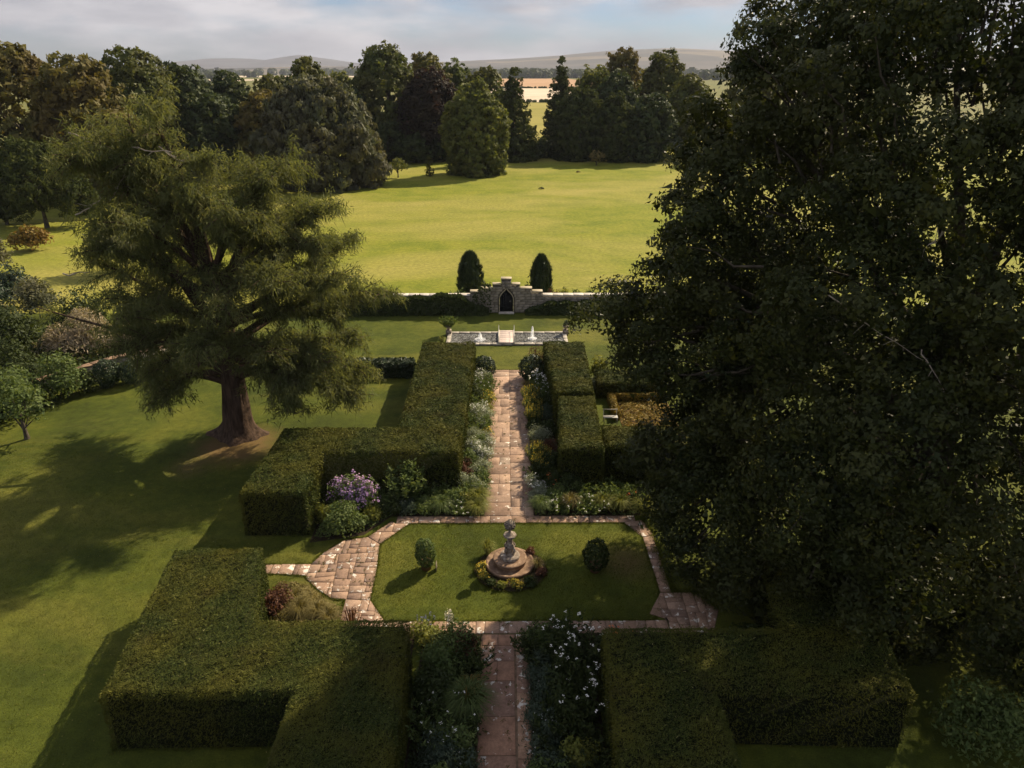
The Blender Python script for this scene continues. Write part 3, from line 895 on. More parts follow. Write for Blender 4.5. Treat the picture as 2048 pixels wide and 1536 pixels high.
# ------------------------------------------------------------------ the larch
def larch():
    rng = np.random.default_rng(7)
    bx, by = -15.3, 36.2
    root = empty('larch_tree', (bx, by, 0))
    # trunk with flared roots
    tk = Acc()
    nseg, ns = 26, 28
    zz = np.concatenate([np.linspace(-.25, 1.6, 12), np.linspace(1.9, 9.5, 14)])
    an = np.linspace(0, 2 * PI, ns, endpoint=False)
    V = []
    for z in zz:
        r = 0.72 - .03 * z if z > 0 else .72
        fl = 1.05 * math.exp(-max(z, -.2) * 2.4)
        rr = r * (1 + .07 * np.sin(an * 7 + z * .6) + .06 * np.sin(an * 11 - z * .8) + .03 * np.sin(an * 17 + z * 2)) + fl * (.35 + .65 * np.clip(np.sin(an * 2.5 + .6) * .7 + np.sin(an * 4 + 2) * .6, 0, 1.2))
        cx, cyy = .22 * math.sin(z * .35), .1 * math.sin(z * .5)
        V.append(np.stack([cx + rr * np.cos(an), cyy + rr * np.sin(an), np.full(ns, z)], 1))
    i, j = np.meshgrid(np.arange(nseg - 1), np.arange(ns), indexing='ij')
    i, j = i.ravel(), j.ravel()
    tk.add(np.concatenate(V), np.stack([i * ns + j, i * ns + (j + 1) % ns, (i + 1) * ns + (j + 1) % ns, (i + 1) * ns + j], 1))
    link('trunk', tk.mesh('trunk'), M['bark'], root, smooth=True)

    def bez(s, m, t, n):
        u = np.linspace(0, 1, n)[:, None]
        return (1 - u) ** 2 * s + 2 * u * (1 - u) * m + u ** 2 * t

    leaders = [bez(np.array([.0, 0, 8.8]), np.array([-.2, .3, 13]), np.array([-1.6, 0.2, 17.6]), 10),
               bez(np.array([.1, 0, 7.5]), np.array([1.5, .5, 11]), np.array([4.6, .3, 15.2]), 10),
               bez(np.array([-.1, 0, 6.5]), np.array([-2.4, -.6, 10.5]), np.array([-4.0, -.5, 15.9]), 10)]
    lim = []   # limbs: (points, radius, amount of foliage)
    for L_, r0 in zip(leaders, (.46, .36, .34)):
        lim.append((L_, r0, .5))
    # big low and middle limbs, chosen to give the outline of the photo
    hand = [((0, 0, 5.2), (4, -.6, 8.5), (10.3, .2, 8.2)), ((0, 0, 6.0), (4, 1.5, 9.0), (8.3, 1, 11.0)), ((0, 0, 3.6), (4.2, -1.8, 5.6), (7.0, -2.2, 3.6)), ((0, 0, 3.6), (3.4, -2.4, 5.8), (5.4, -3.4, 4.0)),
            ((0, 0, 4.0), (-2.6, -1.4, 6.0), (-4.2, -2, 4.6)), ((0, 0, 4.6), (-4.5, 0, 5.6), (-10.6, .2, 7.6)), ((0, 0, 6.0), (-4, .4, 8.6), (-7.9, 0, 10.0)), ((0, 0, 7.4), (-4, 0, 10.5), (-6.4, .2, 12.6)),
            ((0, 0, 6.8), (-2, -3, 9.0), (-3.0, -5.6, 8.6)), ((0, 0, 5.4), (1.0, -3.5, 8.4), (1.6, -6.0, 7.0)), ((0, 0, 7.6), (3.0, -2, 10.4), (5.0, -4, 10.0)),
            ((0, 0, 8.5), (3.6, 0, 11.6), (7.0, .4, 12.6)), ((0, 0, 9.0), (-1, -2, 11.6), (-1.6, -4.4, 12.4)), ((0, 0, 9.0), (2, -1.5, 12), (3.0, -3.2, 13.4)), ((0, 0, 7.0), (0, 4, 9.0), (.6, 7, 8.4)),
            ((0, 0, 5.0), (3, 4, 7), (5, 6.4, 6.2)), ((0, 0, 5.4), (-2.4, 4, 7.2), (-3.8, 6, 6.4)), ((0, 0, 9), (-2.4, 2.6, 11.5), (-4, 4.4, 12)), ((0, 0, 8.6), (2.6, 3, 11.6), (4.4, 5, 12.2)),
            ((0, 0, 3.6), (-2.8, 1.6, 5), (-4.4, 2, 4.2)), ((0, 0, 3.8), (4.4, 1.6, 5.8), (7.4, 2.2, 4.6)), ((0, 0, 4.4), (2.4, -2.2, 6.8), (4.4, -3.6, 6.4)), ((0, 0, 4.6), (-2.6, -2.6, 7.2), (-4.8, -4.0, 6.6)),
            ((0, 0, 6.4), (4.4, -.6, 8.2), (7.4, -1.2, 7.2)), ((0, 0, 5.6), (-2.8, -1, 7.2), (-4.6, -1.4, 6.6)),
            ((0, 0, 8.0), (-3.0, -1.6, 10.8), (-5.2, -2.4, 11.2)), ((0, 0, 7.6), (1.6, -3, 9.6), (2.8, -5.0, 9.0)), ((0, 0, 6.6), (4.8, -1.6, 9.6), (7.4, -2.2, 9.4)), ((0, 0, 8.2), (4.6, -1, 11.2), (6.6, -1.2, 10.8)),
            ((0, 0, 4.6), (2.8, -1.6, 5.8), (5.8, -2.4, 5.2)), ((0, 0, 6.4), (-2.8, -2.2, 8.8), (-4.8, -3.0, 8.8)), ((0, 0, 9.2), (2.4, 0, 13.2), (4.4, -.6, 14.2)),
            ((0, 0, 9.4), (-2.6, -.6, 13.0), (-5.2, -.8, 14.2)), ((0, 0, 3.2), (-3.4, -.4, 4.6), (-5.0, -.6, 3.0)), ((0, 0, 3.4), (4.4, -.4, 5.2), (6.6, -.4, 3.4)), ((0, 0, 9.6), (.4, -1.2, 13.4), (.8, -2.4, 14.0)), ((0, 0, 4.4), (4.4, -1.0, 5.6), (7.2, -1.6, 2.6)), ((0, 0, 4.2), (3.4, -2.0, 5.0), (4.6, -2.8, 2.4)), ((0, 0, 3.8), (-3.0, -1.2, 4.8), (-4.2, -1.8, 2.4)), ((0, 0, 4.6), (5.0, .4, 6.2), (7.8, .2, 3.4)), ((0, 0, 5.0), (4.4, -2.0, 7.0), (6.6, -2.8, 5.4)), ((0, 0, 9.2), (-3.2, .6, 13.6), (-4.6, .6, 16.2)), ((0, 0, 9.6), (-2.4, -.4, 14.4), (-3.2, -.4, 16.8))]
    for s, m, t in hand:
        f_ = .76 if t[0] < 0 else .95
        m, t = (m[0] * f_, m[1], m[2]), (t[0] * (f_ if t[0] > -9 else .9), t[1], t[2])
        lim.append((bez(np.array(s, float), np.array(m, float), np.array(t, float), 12), .26, .16 if t[0] < -8.5 else 1.0))
    for L_ in leaders:
        for k in range(9):
            u = rng.uniform(.25, 1.0)
            s = L_[int(u * 9)]
            az = rng.uniform(0, 2 * PI)
            ln = (1.1 - .55 * u) * rng.uniform(2.2, 4.4)
            d = np.array([math.cos(az), math.sin(az) * .9, rng.uniform(.05, .5)])
            lim.append((bez(s, s + d * ln * .5 + [0, 0, .5], s + d * ln + [0, 0, -.1], 8), .11, .75))
    ac = Acc()
    for k, (p, r, amt) in enumerate(lim):
        n = len(p)
        b = Acc()
        wobble = np.cumsum(rng.normal(size=(n, 3)) * .05, 0)
        p = p + wobble * np.linspace(0, 1, n)[:, None]
        tube(b, p, r * .8 * np.linspace(1, .12, n), 6)
        # secondary branches with hanging sprays
        length = np.sum(np.linalg.norm(np.diff(p, axis=0), axis=1))
        cnt = int(length * 6.2 * amt) + 5
        for q in range(cnt):
            u = rng.uniform(.22, 1.0) ** .75
            f = u * (n - 1)
            i0 = min(int(f), n - 2)
            s = p[i0] + (p[i0 + 1] - p[i0]) * (f - i0)
            dr = unit((p[i0 + 1] - p[i0])[None])[0]
            side = rng.normal(size=3) * np.array([1, 1, .45]) + dr * .5 + np.array([0, 0, .12])
            side /= np.linalg.norm(side)
            ln = rng.uniform(.5, 2.0) * (1.1 - .3 * u)
            e = s + side * ln
            mid = (s + e) / 2 + np.array([0, 0, .12])
            if q % 2 == 0:
                tube(b, [s, mid, e], [.035, .022, .008], 4)
            m_ = int(74 * ln) + 16
            w = rng.random(m_)[:, None] ** .8
            P0 = (1 - w) ** 2 * s + 2 * w * (1 - w) * mid + w ** 2 * e + rng.normal(size=(m_, 3)) * .15
            Lh = rng.uniform(.10, .34, m_) * rng.choice([1, 1, 1, 2.0], m_)
            U = unit(np.column_stack([rng.normal(size=(m_, 2)) * .55, rng.normal(size=m_) * .4 - .9]) + side * .4)
            # some sprays stand up along the twig instead of hanging
            up = rng.random(m_) < .28
            U[up] = unit(side + rng.normal(size=(up.sum(), 3)) * .45 + [0, 0, .15])
            Lh[up] *= .7
            N = unit(np.cross(U, rdir(m_, rng)))
            leaf_acc(ac, P0 + U * Lh[:, None] * .5, N, Lh, rng.uniform(.03, .065, m_), U=U, rnd=np.clip(rng.random() * .45 + rng.random(m_) * .55, 0, 1), rng=rng)
        link('branch', b.mesh('branch'), M['bark'], root)
    link('crown', ac.mesh('crown'), M['larch'], root)
    # bare pale twigs among the top sprays
    for (s, e) in [((-4.2, -.6, 13.2), (-2.6, -.8, 15.0)), ((-5.6, -.9, 12.6), (-3.6, -1.2, 13.6)), ((-1.2, -.6, 15.6), (.6, -.8, 14.8)), ((-2.4, -.8, 15.8), (-.4, -.9, 15.3)), ((-7.0, -1, 9.6), (-5.4, -1.2, 9.9)), ((-5.2, -.6, 16.2), (-3.6, -.6, 15.4))]:
        s, e = np.array(s), np.array(e)
        u = np.linspace(0, 1, 8)[:, None]
        p = s * (1 - u) + e * u + np.cumsum(rng.normal(size=(8, 3)) * .07, 0)
        b = Acc()
        tube(b, p, .04 * (1 - .6 * u[:, 0]), 5)
        for k in (2, 4, 6):
            t = p[k] + rng.normal(size=3) * .4
            tube(b, [p[k], (p[k] + t) / 2 + rng.normal(size=3) * .06, t], [.022, .015, .006], 4)
        link('dead_bough', b.mesh('dead_bough'), M['deadwood'], root)
    tag(root, 'old spreading larch with thick flared trunk and drooping needle sprays', 'tree')


larch()

# ================================================================== hedges
def inpoly(P, poly):
    x, y = P[:, 0], P[:, 1]
    c = np.zeros(len(P), bool)
    n = len(poly)
    for i in range(n):
        x0, y0 = poly[i]
        x1, y1 = poly[(i + 1) % n]
        t = ((y0 > y) != (y1 > y)) & (x < (x1 - x0) * (y - y0) / ((y1 - y0) or 1e-9) + x0)
        c ^= t
    return c


def edge_dist(P, poly):
    d = np.full(len(P), 1e9)
    for i in range(len(poly)):
        a_, b_ = np.array(poly[i], float), np.array(poly[(i + 1) % len(poly)], float)
        t = np.clip(((P - a_) @ (b_ - a_)) / ((b_ - a_) @ (b_ - a_)), 0, 1)
        d = np.minimum(d, np.linalg.norm(P - (a_ + t[:, None] * (b_ - a_)), axis=1))
    return d


def hedge(name, label, poly, h, mat, seed, dtop=900, dside=420, L=0.10, W=0.03, batter=0.05, group='clipped hedges', zslope=0.0):
    """clipped hedge over a footprint (counter-clockwise); sprigs all over a twiggy core"""
    rng = np.random.default_rng(seed)
    poly = [tuple(p) for p in poly]
    n = len(poly)
    c0 = np.mean(poly, axis=0)
    ang = []
    # inset outline for the core
    def inset(d):
        o = []
        for i in range(n):
            p, q, r = map(np.array, (poly[i - 1], poly[i], poly[(i + 1) % n]))
            e1, e2 = (q - p) / np.linalg.norm(q - p), (r - q) / np.linalg.norm(r - q)
            n1, n2 = np.array([-e1[1], e1[0]]), np.array([-e2[1], e2[0]])
            b = n1 + n2
            o.append(q + b / max(b @ n1, .3) * d)
        return o
    root = empty(name, (c0[0], c0[1], 0))
    a = Acc()
    lo, hi, hi2 = inset(.08), inset(.10 + batter), inset(.26 + batter)
    V = [(*p, 0.0) for p in lo] + [(*p, h - .24) for p in hi] + [(*p, h - .12) for p in hi2]
    F = [[i, (i + 1) % n, n + (i + 1) % n, n + i] for i in range(n)] + [[n + i, n + (i + 1) % n, 2 * n + (i + 1) % n, 2 * n + i] for i in range(n)] + [list(range(2 * n, 3 * n))]
    a.poly(np.array(V) - [c0[0], c0[1], 0], F)
    link('twig_core', a.mesh('twig_core'), M['core'], root)
    # top sprigs
    xs, ys = [p[0] for p in poly], [p[1] for p in poly]
    ac = Acc()
    area = (max(xs) - min(xs)) * (max(ys) - min(ys))
    k = int(area * dtop)
    P = np.column_stack([rng.uniform(min(xs), max(xs), k), rng.uniform(min(ys), max(ys), k)])
    P = P[inpoly(P, poly)]
    ed = edge_dist(P, poly)
    zz = h + .035 * wav(P, 3.0, seed + 9) + .05 * wav(P, 1.4, seed) + .025 * wav(P, .4, seed + 1) - .2 * np.clip(1 - ed / (.24 + .08 * wav(P, .8, seed + 4)), 0, 1) ** 2
    m = len(P)
    # sprigs lean in combed patches
    az = 2.2 * wav(P, 1.2, seed + 3) + rng.normal(size=m) * 1.5
    U = unit(np.column_stack([np.cos(az), np.sin(az), rng.uniform(.05, .9, m)]))
    N = unit(np.array([0, 0, 1.]) + rng.normal(size=(m, 3)) * .45)
    N = unit(N - U * np.sum(N * U, 1, keepdims=True))
    s = rng.uniform(.6, 1.4, m)
    stray = rng.random(m) < .02
    zz[stray] += rng.uniform(.02, .12, stray.sum())
    s[stray] *= 1.5
    leaf_acc(ac, np.column_stack([P, zz]) - [c0[0], c0[1], .01], N, L * s, W * s, U=U, rng=rng)
    # side sprigs
    for i in range(n):
        p, q = np.array(poly[i], float), np.array(poly[(i + 1) % n], float)
        ln = np.linalg.norm(q - p)
        e = (q - p) / ln
        out = np.array([e[1], -e[0]])
        k = int(ln * h * dside)
        t = rng.random(k) * ln
        z = rng.random(k) * (h - .03)
        off = -batter * z / h + .045 * wav(np.column_stack([t, z]), 1.3, seed + i) + .02 * wav(np.column_stack([t, z]), .4, seed + i + 50) - .14 * np.clip(1 - (h - z) / .18, 0, 1) ** 2
        off += rng.normal(size=k) * .015
        Q = np.column_stack([p[0] + e[0] * t + out[0] * off, p[1] + e[1] * t + out[1] * off, z])
        o3 = np.array([out[0], out[1], 0])
        U = unit(o3 * .35 + np.array([0, 0, .1]) + rng.normal(size=(k, 3)) * .6)
        N = unit(o3 + np.array([0, 0, -.25]) + rng.normal(size=(k, 3)) * .4)
        N = unit(N - U * np.sum(N * U, 1, keepdims=True))
        s = rng.uniform(.7, 1.5, k)
        leaf_acc(ac, Q - [c0[0], c0[1], 0], N, L * 1.15 * s, W * 1.25 * s, U=U, rng=rng)
    link('foliage', ac.mesh('foliage'), mat, root)
    tag(root, label, 'hedge', group)
    return root


hedge('yew_hedge', 'broad T-shaped yew hedge in the lower left corner', [(-6.4, 8), (-2.75, 8), (-3.3, 18.7), (-8.4, 18.75), (-9.4, 22.7), (-12.75, 22.6), (-12.0, 15.55), (-6.4, 15.6)], 2.3, M['yew'], 201, dtop=2300, dside=650, L=.07, W=.021)
hedge('yew_hedge', 'long L-shaped yew hedge between larch lawn and main path', [(-11.65, 26.5), (-8.75, 26.5), (-8.75, 30.0), (-2.3, 30.0), (-2.1, 45.2), (-5.65, 45.2), (-5.65, 32.8), (-11.4, 32.7)], 2.3, M['yew'], 202, dtop=900, dside=420, L=.11, W=.034)
hedge('yew_hedge', 'far block of the right-hand yew hedge, beside the pool', [(2.75, 37.0), (4.95, 37.0), (5.2, 45.3), (2.45, 45.3)], 2.3, M['yew'], 203, dtop=700, dside=330, L=.12, W=.038)
hedge('yew_hedge', 'near block of the right-hand yew hedge, beyond the sundial lawn', [(2.55, 30.4), (4.72, 30.4), (4.95, 36.6), (2.9, 36.6)], 2.25, M['yew'], 204, dtop=900, dside=420, L=.11, W=.034)
hedge('yew_hedge', 'low yew wing joined to the near right hedge block under the oak', [(4.86, 30.9), (11.0, 30.9), (11.0, 33.2), (4.92, 33.2)], 2.1, M['yew'], 205, dtop=700, dside=330, L=.12, W=.038)
hedge('yew_hedge', 'small square hedge behind the golden box beds', [(5.7, 40.95), (10.0, 40.95), (10.0, 43.3), (5.75, 43.3)], 1.1, M['yew'], 206, dtop=700, dside=330, L=.12, W=.038)
hedge('yew_hedge', 'wide dark yew hedge in the lower right corner', [(2.7, 8), (6.2, 8), (6.2, 15.6), (12.0, 15.4), (12.7, 22.4), (9.4, 22.4), (9.0, 18.3), (3.1, 18.3)], 2.3, M['yew'], 207, dtop=1300, dside=330, L=.08, W=.025)
# golden box beds
for lab, pl in [('golden box edging along the left side of the parterre bed', [(6.3, 37.9), (6.7, 37.9), (6.7, 40.75), (6.3, 40.75)]), ('golden box edging across the back of the parterre bed', [(6.7, 40.35), (10, 40.35), (10, 40.75), (6.7, 40.75)])]:
    hedge('box_edging', lab, pl, .55, M['box'], 220 + len(lab), dtop=900, dside=500, L=.1, W=.05, group='golden box edging', batter=.01)
M['leaf_litter'] = plain('orange_leaf_litter', [(0.3, (0.06, 0.042, 0.016)), (0.7, (0.17, 0.10, 0.035))], 5, 0.95, 0.1, .7, 30)
sheet('parterre_bed', rect(6.7, 36.6, 10, 40.35), .02, M['leaf_litter'])
hedge('low_hedge', 'low rough dark hedge left of the long hedge by larch', [(-10.3, 44.3), (-6.3, 44.3), (-6.3, 45.5), (-10.3, 45.5)], 1.05, M['yew_dark'], 215, dtop=420, dside=260, L=.24, W=.09, batter=.15)

# ================================================================== paving
def clip_poly(poly, p, nrm):
    out = []
    m = len(poly)
    for i in range(m):
        a_, b_ = poly[i], poly[(i + 1) % m]
        da, db = (a_ - p) @ nrm, (b_ - p) @ nrm
        if da >= 0:
            out.append(a_)
        if (da > 0) != (db > 0) and abs(da - db) > 1e-9:
            out.append(a_ + (b_ - a_) * da / (da - db))
    return out


def parea(poly):
    q = np.array(poly)
    return .5 * abs(np.sum(q[:, 0] * np.roll(q[:, 1], -1) - q[:, 1] * np.roll(q[:, 0], -1)))


def split(poly, amax, rng, tilt):
    poly = [np.array(p, float) for p in poly]
    if parea(poly) < amax * rng.uniform(.75, 1.5):
        return [poly]
    q = np.array(poly)
    c = q.mean(0)
    ev, vec = np.linalg.eigh(np.cov((q - c).T))
    w2 = np.ptp(q, axis=0)
    d = np.array([1., 0.]) if w2[0] * rng.uniform(.75, 1.33) > w2[1] else np.array([0., 1.])
    a_ = rng.normal() * tilt
    d = np.array([d[0] * math.cos(a_) - d[1] * math.sin(a_), d[0] * math.sin(a_) + d[1] * math.cos(a_)])
    p = c + d * np.clip(rng.normal() * .16, -.22, .22) * (w2 @ d)
    o = []
    for s in (1, -1):
        h_ = clip_poly(poly, p, d * s)
        if len(h_) >= 3 and parea(h_) > .01:
            o += split(h_, amax, rng, tilt)
    return o


def paving_stone(poly, parent, mat, rng, z0=.006, th=.026, joint=.009, name='paving_stone'):
    q = np.array(poly, float)
    # clean duplicates and inset
    q = q[np.linalg.norm(q - np.roll(q, 1, 0), axis=1) > .02]
    if len(q) < 3:
        return
    if np.sum(q[:, 0] * np.roll(q[:, 1], -1) - q[:, 1] * np.roll(q[:, 0], -1)) < 0:
        q = q[::-1]
    n = len(q)
    def ins(d):
        o = []
        for i in range(n):
            e1, e2 = unit((q[i] - q[i - 1])[None])[0], unit((q[(i + 1) % n] - q[i])[None])[0]
            n1, n2 = np.array([-e1[1], e1[0]]), np.array([-e2[1], e2[0]])
            b = n1 + n2
            o.append(q[i] + b / max(b @ n1, .5) * d)
        return np.array(o)
    c = q.mean(0)
    top = z0 + th + rng.uniform(-.009, .009)
    tilt = rng.normal(size=2) * .011
    b0, b1 = ins(joint) - c, ins(joint + .014) - c
    b0 = b0 + rng.normal(size=b0.shape) * .005
    V = np.concatenate([np.column_stack([b0, np.full(n, z0)]), np.column_stack([b0, np.full(n, top - .012)]), np.column_stack([b1, top + b1 @ tilt])])
    a = Acc()
    F = [[k + i, k + (i + 1) % n, k + n + (i + 1) % n, k + n + i] for k in (0, n) for i in range(n)] + [list(range(2 * n, 3 * n))]
    a.poly(V, F)
    link(name, a.mesh(name), mat, parent, loc=(c[0], c[1], 0))


def paved(name, polys, mat, amax, seed, tilt=.12, joint=.010):
    """bed of mortar and soil with single slabs laid on it"""
    rng = np.random.default_rng(seed)
    a = Acc()
    for p in polys:
        a.poly([(x, y, .006) for x, y in p], [list(range(len(p)))])
    root = struct(link(name, a.mesh(name), M['joint']))
    for p in polys:
        for s in split(p, amax, rng, tilt):
            paving_stone(s, root, mat, rng, joint=joint)
    return root


def lane(x0, x1, y0, y1, rng, lmin, lmax, psplit):
    """a column of slabs along y; some slabs halved across"""
    o = []
    y = y0
    while y < y1 - .05:
        ln = rng.uniform(lmin, lmax)
        if y + ln > y1 - .3:
            ln = y1 - y
        w = x1 - x0
        if rng.random() < psplit:
            f = rng.uniform(.35, .65)
            o += [rect(x0, y, x0 + w * f, y + ln), rect(x0 + w * f, y, x1, y + ln)]
        else:
            o.append(rect(x0, y, x1, y + ln))
        y += ln
    return o


rg = np.random.default_rng(41)
pb = Acc()
pb.poly([(x, y, .006) for x, y in rect(-1.05, 27.98, 1.25, 45.7)], [[0, 1, 2, 3]])
mp_ = struct(link('main_path', pb.mesh('main_path'), M['joint']))
for s in lane(-1.03, .16, 28.0, 45.66, rg, .55, 1.15, .5) + lane(.16, 1.22, 28.0, 45.66, rg, .5, 1.1, .55):
    paving_stone(s, mp_, M['slab_main'], rg, joint=.006)
pb = Acc()
pb.poly([(x, y, .006) for x, y in rect(-.95, 4, .75, 20.38)], [[0, 1, 2, 3]])
fp_ = struct(link('front_path', pb.mesh('front_path'), M['joint']))
for s in lane(-.93, .24, 4, 20.36, rg, .7, 1.5, .45) + lane(.29, .73, 4, 20.36, rg, .9, 1.6, 0):
    paving_stone(s, fp_, M['slab_front'], rg, joint=.013)
paved('north_path', [rect(-5.1, 27.42, 5.9, 27.97)], M['slab'], .42, 42, .02)
paved('south_path', [[(-4.62, 20.41), (6.0, 20.41), (6.0, 21.05), (-4.62, 21.05)]], M['slab'], .36, 43, .03)
apron = [[(-10.2, 23.92), (-8.25, 23.75), (-8.25, 24.5), (-10.2, 24.5)],
         [(-8.25, 23.6), (-7.6, 22.9), (-6.9, 22.35), (-5.38, 22.25), (-5.42, 24.0), (-5.58, 25.85), (-6.2, 26.4), (-7.2, 26.15), (-7.9, 25.3), (-8.25, 24.5)],
         [(-6.2, 26.42), (-5.58, 25.87), (-4.5, 27.4), (-5.12, 27.4), (-5.3, 27.6)],
         [(-6.3, 20.41), (-4.64, 20.41), (-4.64, 21.1), (-5.36, 22.23), (-6.35, 22.3)]]
paved('west_path', apron, M['slab'], .34, 44, .07, joint=.011)
east = [[(5.35, 27.4), (6.0, 26.3), (6.52, 26.45), (6.2, 27.6)], [(6.05, 22.62), (6.5, 22.62), (6.5, 26.4), (6.0, 26.28)],
        [(6.03, 20.41), (7.6, 20.41), (8.1, 21.6), (7.4, 22.6), (6.05, 22.6), (5.4, 21.4), (6.03, 21.1)]]
paved('east_path', east, M['slab'], .34, 45, .07, joint=.011)
paved('side_path', [rect(17.5, 22.4, 24, 23.6)], M['slab'], .45, 46, .05)

# soil beds
for k, p in enumerate([rect(-2.35, 28.0, -1.05, 45.7), rect(1.25, 28.0, 2.7, 45.7), [(-8.7, 26.0), (-6.4, 26.55), (-5.4, 28.0), (-2.35, 28.0), (-2.35, 30.1), (-8.7, 30.1)], rect(2.7, 28.0, 8.5, 30.5),
                       rect(-3.1, 8, -.95, 20.4), rect(.75, 8, 3.0, 20.4), [(-9.3, 18.8), (-3.4, 18.8), (-3.4, 20.4), (-6.35, 20.4), (-6.4, 21.0), (-9.3, 21.3)], rect(3.0, 18.4, 9, 20.4)]):
    sheet('flower_bed', p, .004, M['soil'])

# ================================================================== plants
def plant(name, label, loc, r, h, leaf='p_green', kind='mound', flower=None, nf=0, seed=0, n=900, L=.13, W=.05, group=None, cat='plant', fs=.06, rz=1.0, quad=True, spread=1.0):
    rng = np.random.default_rng(1000 + seed)
    a = Acc()
    tips = None
    if kind == 'mound':
        k = int(rng.integers(7, 12))
        az = rng.uniform(0, 6.28, k)
        rr = r * rng.uniform(.0, .62, k)
        hh = rng.uniform(.5, 1.0, k)
        hh[0] = 1
        C = np.column_stack([rr * np.cos(az), rr * np.sin(az), hh * h * .55])
        RR = np.column_stack([r * rng.uniform(.36, .56, k)] * 2 + [hh * h * .45])
        C[1], RR[1] = (0, 0, h * .28), (r * .85, r * .85, h * .3)
        idx = rng.integers(0, k, n)
        d = rdir(n, rng)
        d[:, 2] = np.where(d[:, 2] < -.3, -d[:, 2], d[:, 2])
        P = C[idx] + d * RR[idx] * rng.uniform(.55, 1.12, (n, 1))
        P[:, 2] = np.maximum(P[:, 2], .03)
        N = unit(d + rng.normal(size=(n, 3)) * .55)
        s = rng.uniform(.6, 1.4, n)
        leaf_acc(a, P, N, L * s, W * s, droop=-.3, quad=quad, rnd=np.clip(rng.random(k)[idx] * .4 + rng.random(n) * .6, 0, 1), rng=rng)
        top = d[:, 2] > .1
        tips = (P[top], unit(d[top]))
        for q in range(6):
            t = C[q % k]
            tube(a, [(t[0] * .2, t[1] * .2, 0), (t[0] * .6, t[1] * .6, t[2] * .5), tuple(t)], [.015, .012, .006], 4, rnd=.05)
    elif kind == 'ball':
        d = rdir(n, rng)
        k = 1 + .10 * wav(d, .9, seed + 5) + rng.uniform(-.16, .05, n)
        P = np.array([0, 0, h * .5]) + d * np.array([r, r, h * .5]) * k[:, None]
        P[:, 2] = np.maximum(P[:, 2], .03)
        N = unit(d + rng.normal(size=(n, 3)) * .6)
        s = rng.uniform(.6, 1.4, n)
        leaf_acc(a, P, N, L * s, W * s, droop=-.6, quad=quad, rng=rng)
        tube(a, [(0, 0, 0), (0, 0, h * .5), (0, 0, h * .8)], [.05, .04, .01], 6, rnd=.05)
        tips = (P, d)
    elif kind == 'grass':
        az = rng.uniform(0, 6.28, n)
        lean = rng.uniform(.1, 1, n) ** .8
        ln = h * rng.uniform(.7, 1.25, n)
        b = np.column_stack([np.cos(az), np.sin(az), np.zeros(n)])
        base = b * r * .18 * rng.random((n, 1))
        p1 = base + b * (lean * r * .45)[:, None] + np.array([0, 0, 1.]) * (ln * .75)[:, None]
        p2 = base + b * (lean * r * 1.1)[:, None] + np.array([0, 0, 1.]) * (ln * (1 - .55 * lean))[:, None]
        S = np.column_stack([-b[:, 1], b[:, 0], np.zeros(n)]) * (W * .5)
        V = np.stack([base - S, base + S, p1 + S * .8, p1 - S * .8, p2], 1)
        o = np.arange(n)[:, None] * 5
        a.add(V, o + np.array([0, 1, 2, 3]), rng.random(n))
        a.add(V, o + np.array([3, 2, 4]), rng.random(n))
        tips = (p2, np.tile([0, 0, 1.], (n, 1)))
    elif kind == 'upright':
        # many leafy stems
        k = max(10, n // 22)
        az = rng.uniform(0, 6.28, k)
        rr = r * np.sqrt(rng.random(k))
        B = np.column_stack([rr * .55 * np.cos(az), rr * .55 * np.sin(az), np.zeros(k)])
        T = np.column_stack([rr * np.cos(az) * spread, rr * np.sin(az) * spread, h * rng.uniform(.7, 1.05, k) * (1 - .25 * rr / r)])
        for q in range(k):
            tube(a, [B[q], (B[q] + T[q]) / 2 + rng.normal(size=3) * .02, T[q]], [.012, .009, .004], 3, rnd=.1)
        idx = np.repeat(np.arange(k), 20)
        u = rng.random(len(idx)) ** .7
        P = B[idx] * (1 - u[:, None]) + T[idx] * u[:, None]
        d = rdir(len(idx), rng)
        d[:, 2] = abs(d[:, 2]) * .6 + .15
        d = unit(d)
        s = rng.uniform(.6, 1.3, len(idx))
        N = unit(np.cross(d, rdir(len(idx), rng)))
        leaf_acc(a, P + d * (L * s / 2)[:, None], N, L * s, W * s, U=d, quad=quad, rng=rng)
        tips = (T, np.tile([0, 0, 1.], (k, 1)))
    elif kind == 'rosette':
        k = n
        az = rng.uniform(0, 6.28, k)
        el = rng.uniform(.1, 1.35, k)
        d = np.column_stack([np.cos(az) * np.cos(el), np.sin(az) * np.cos(el), np.sin(el)])
        ln = h * rng.uniform(.7, 1.1, k)
        N = unit(np.cross(np.cross(d, [0, 0, 1.]), d) + rng.normal(size=(k, 3)) * .15)
        leaf_acc(a, d * (ln / 2)[:, None] * np.array([r / h * 1.3, r / h * 1.3, 1]), N, ln, W, U=d, quad=True, rng=rng)
        tips = (d * ln[:, None], d)
    o = link(name, a.mesh(name), M[leaf], loc=(loc[0], loc[1], loc[2] if len(loc) > 2 else 0))
    tag(o, label, cat, group)
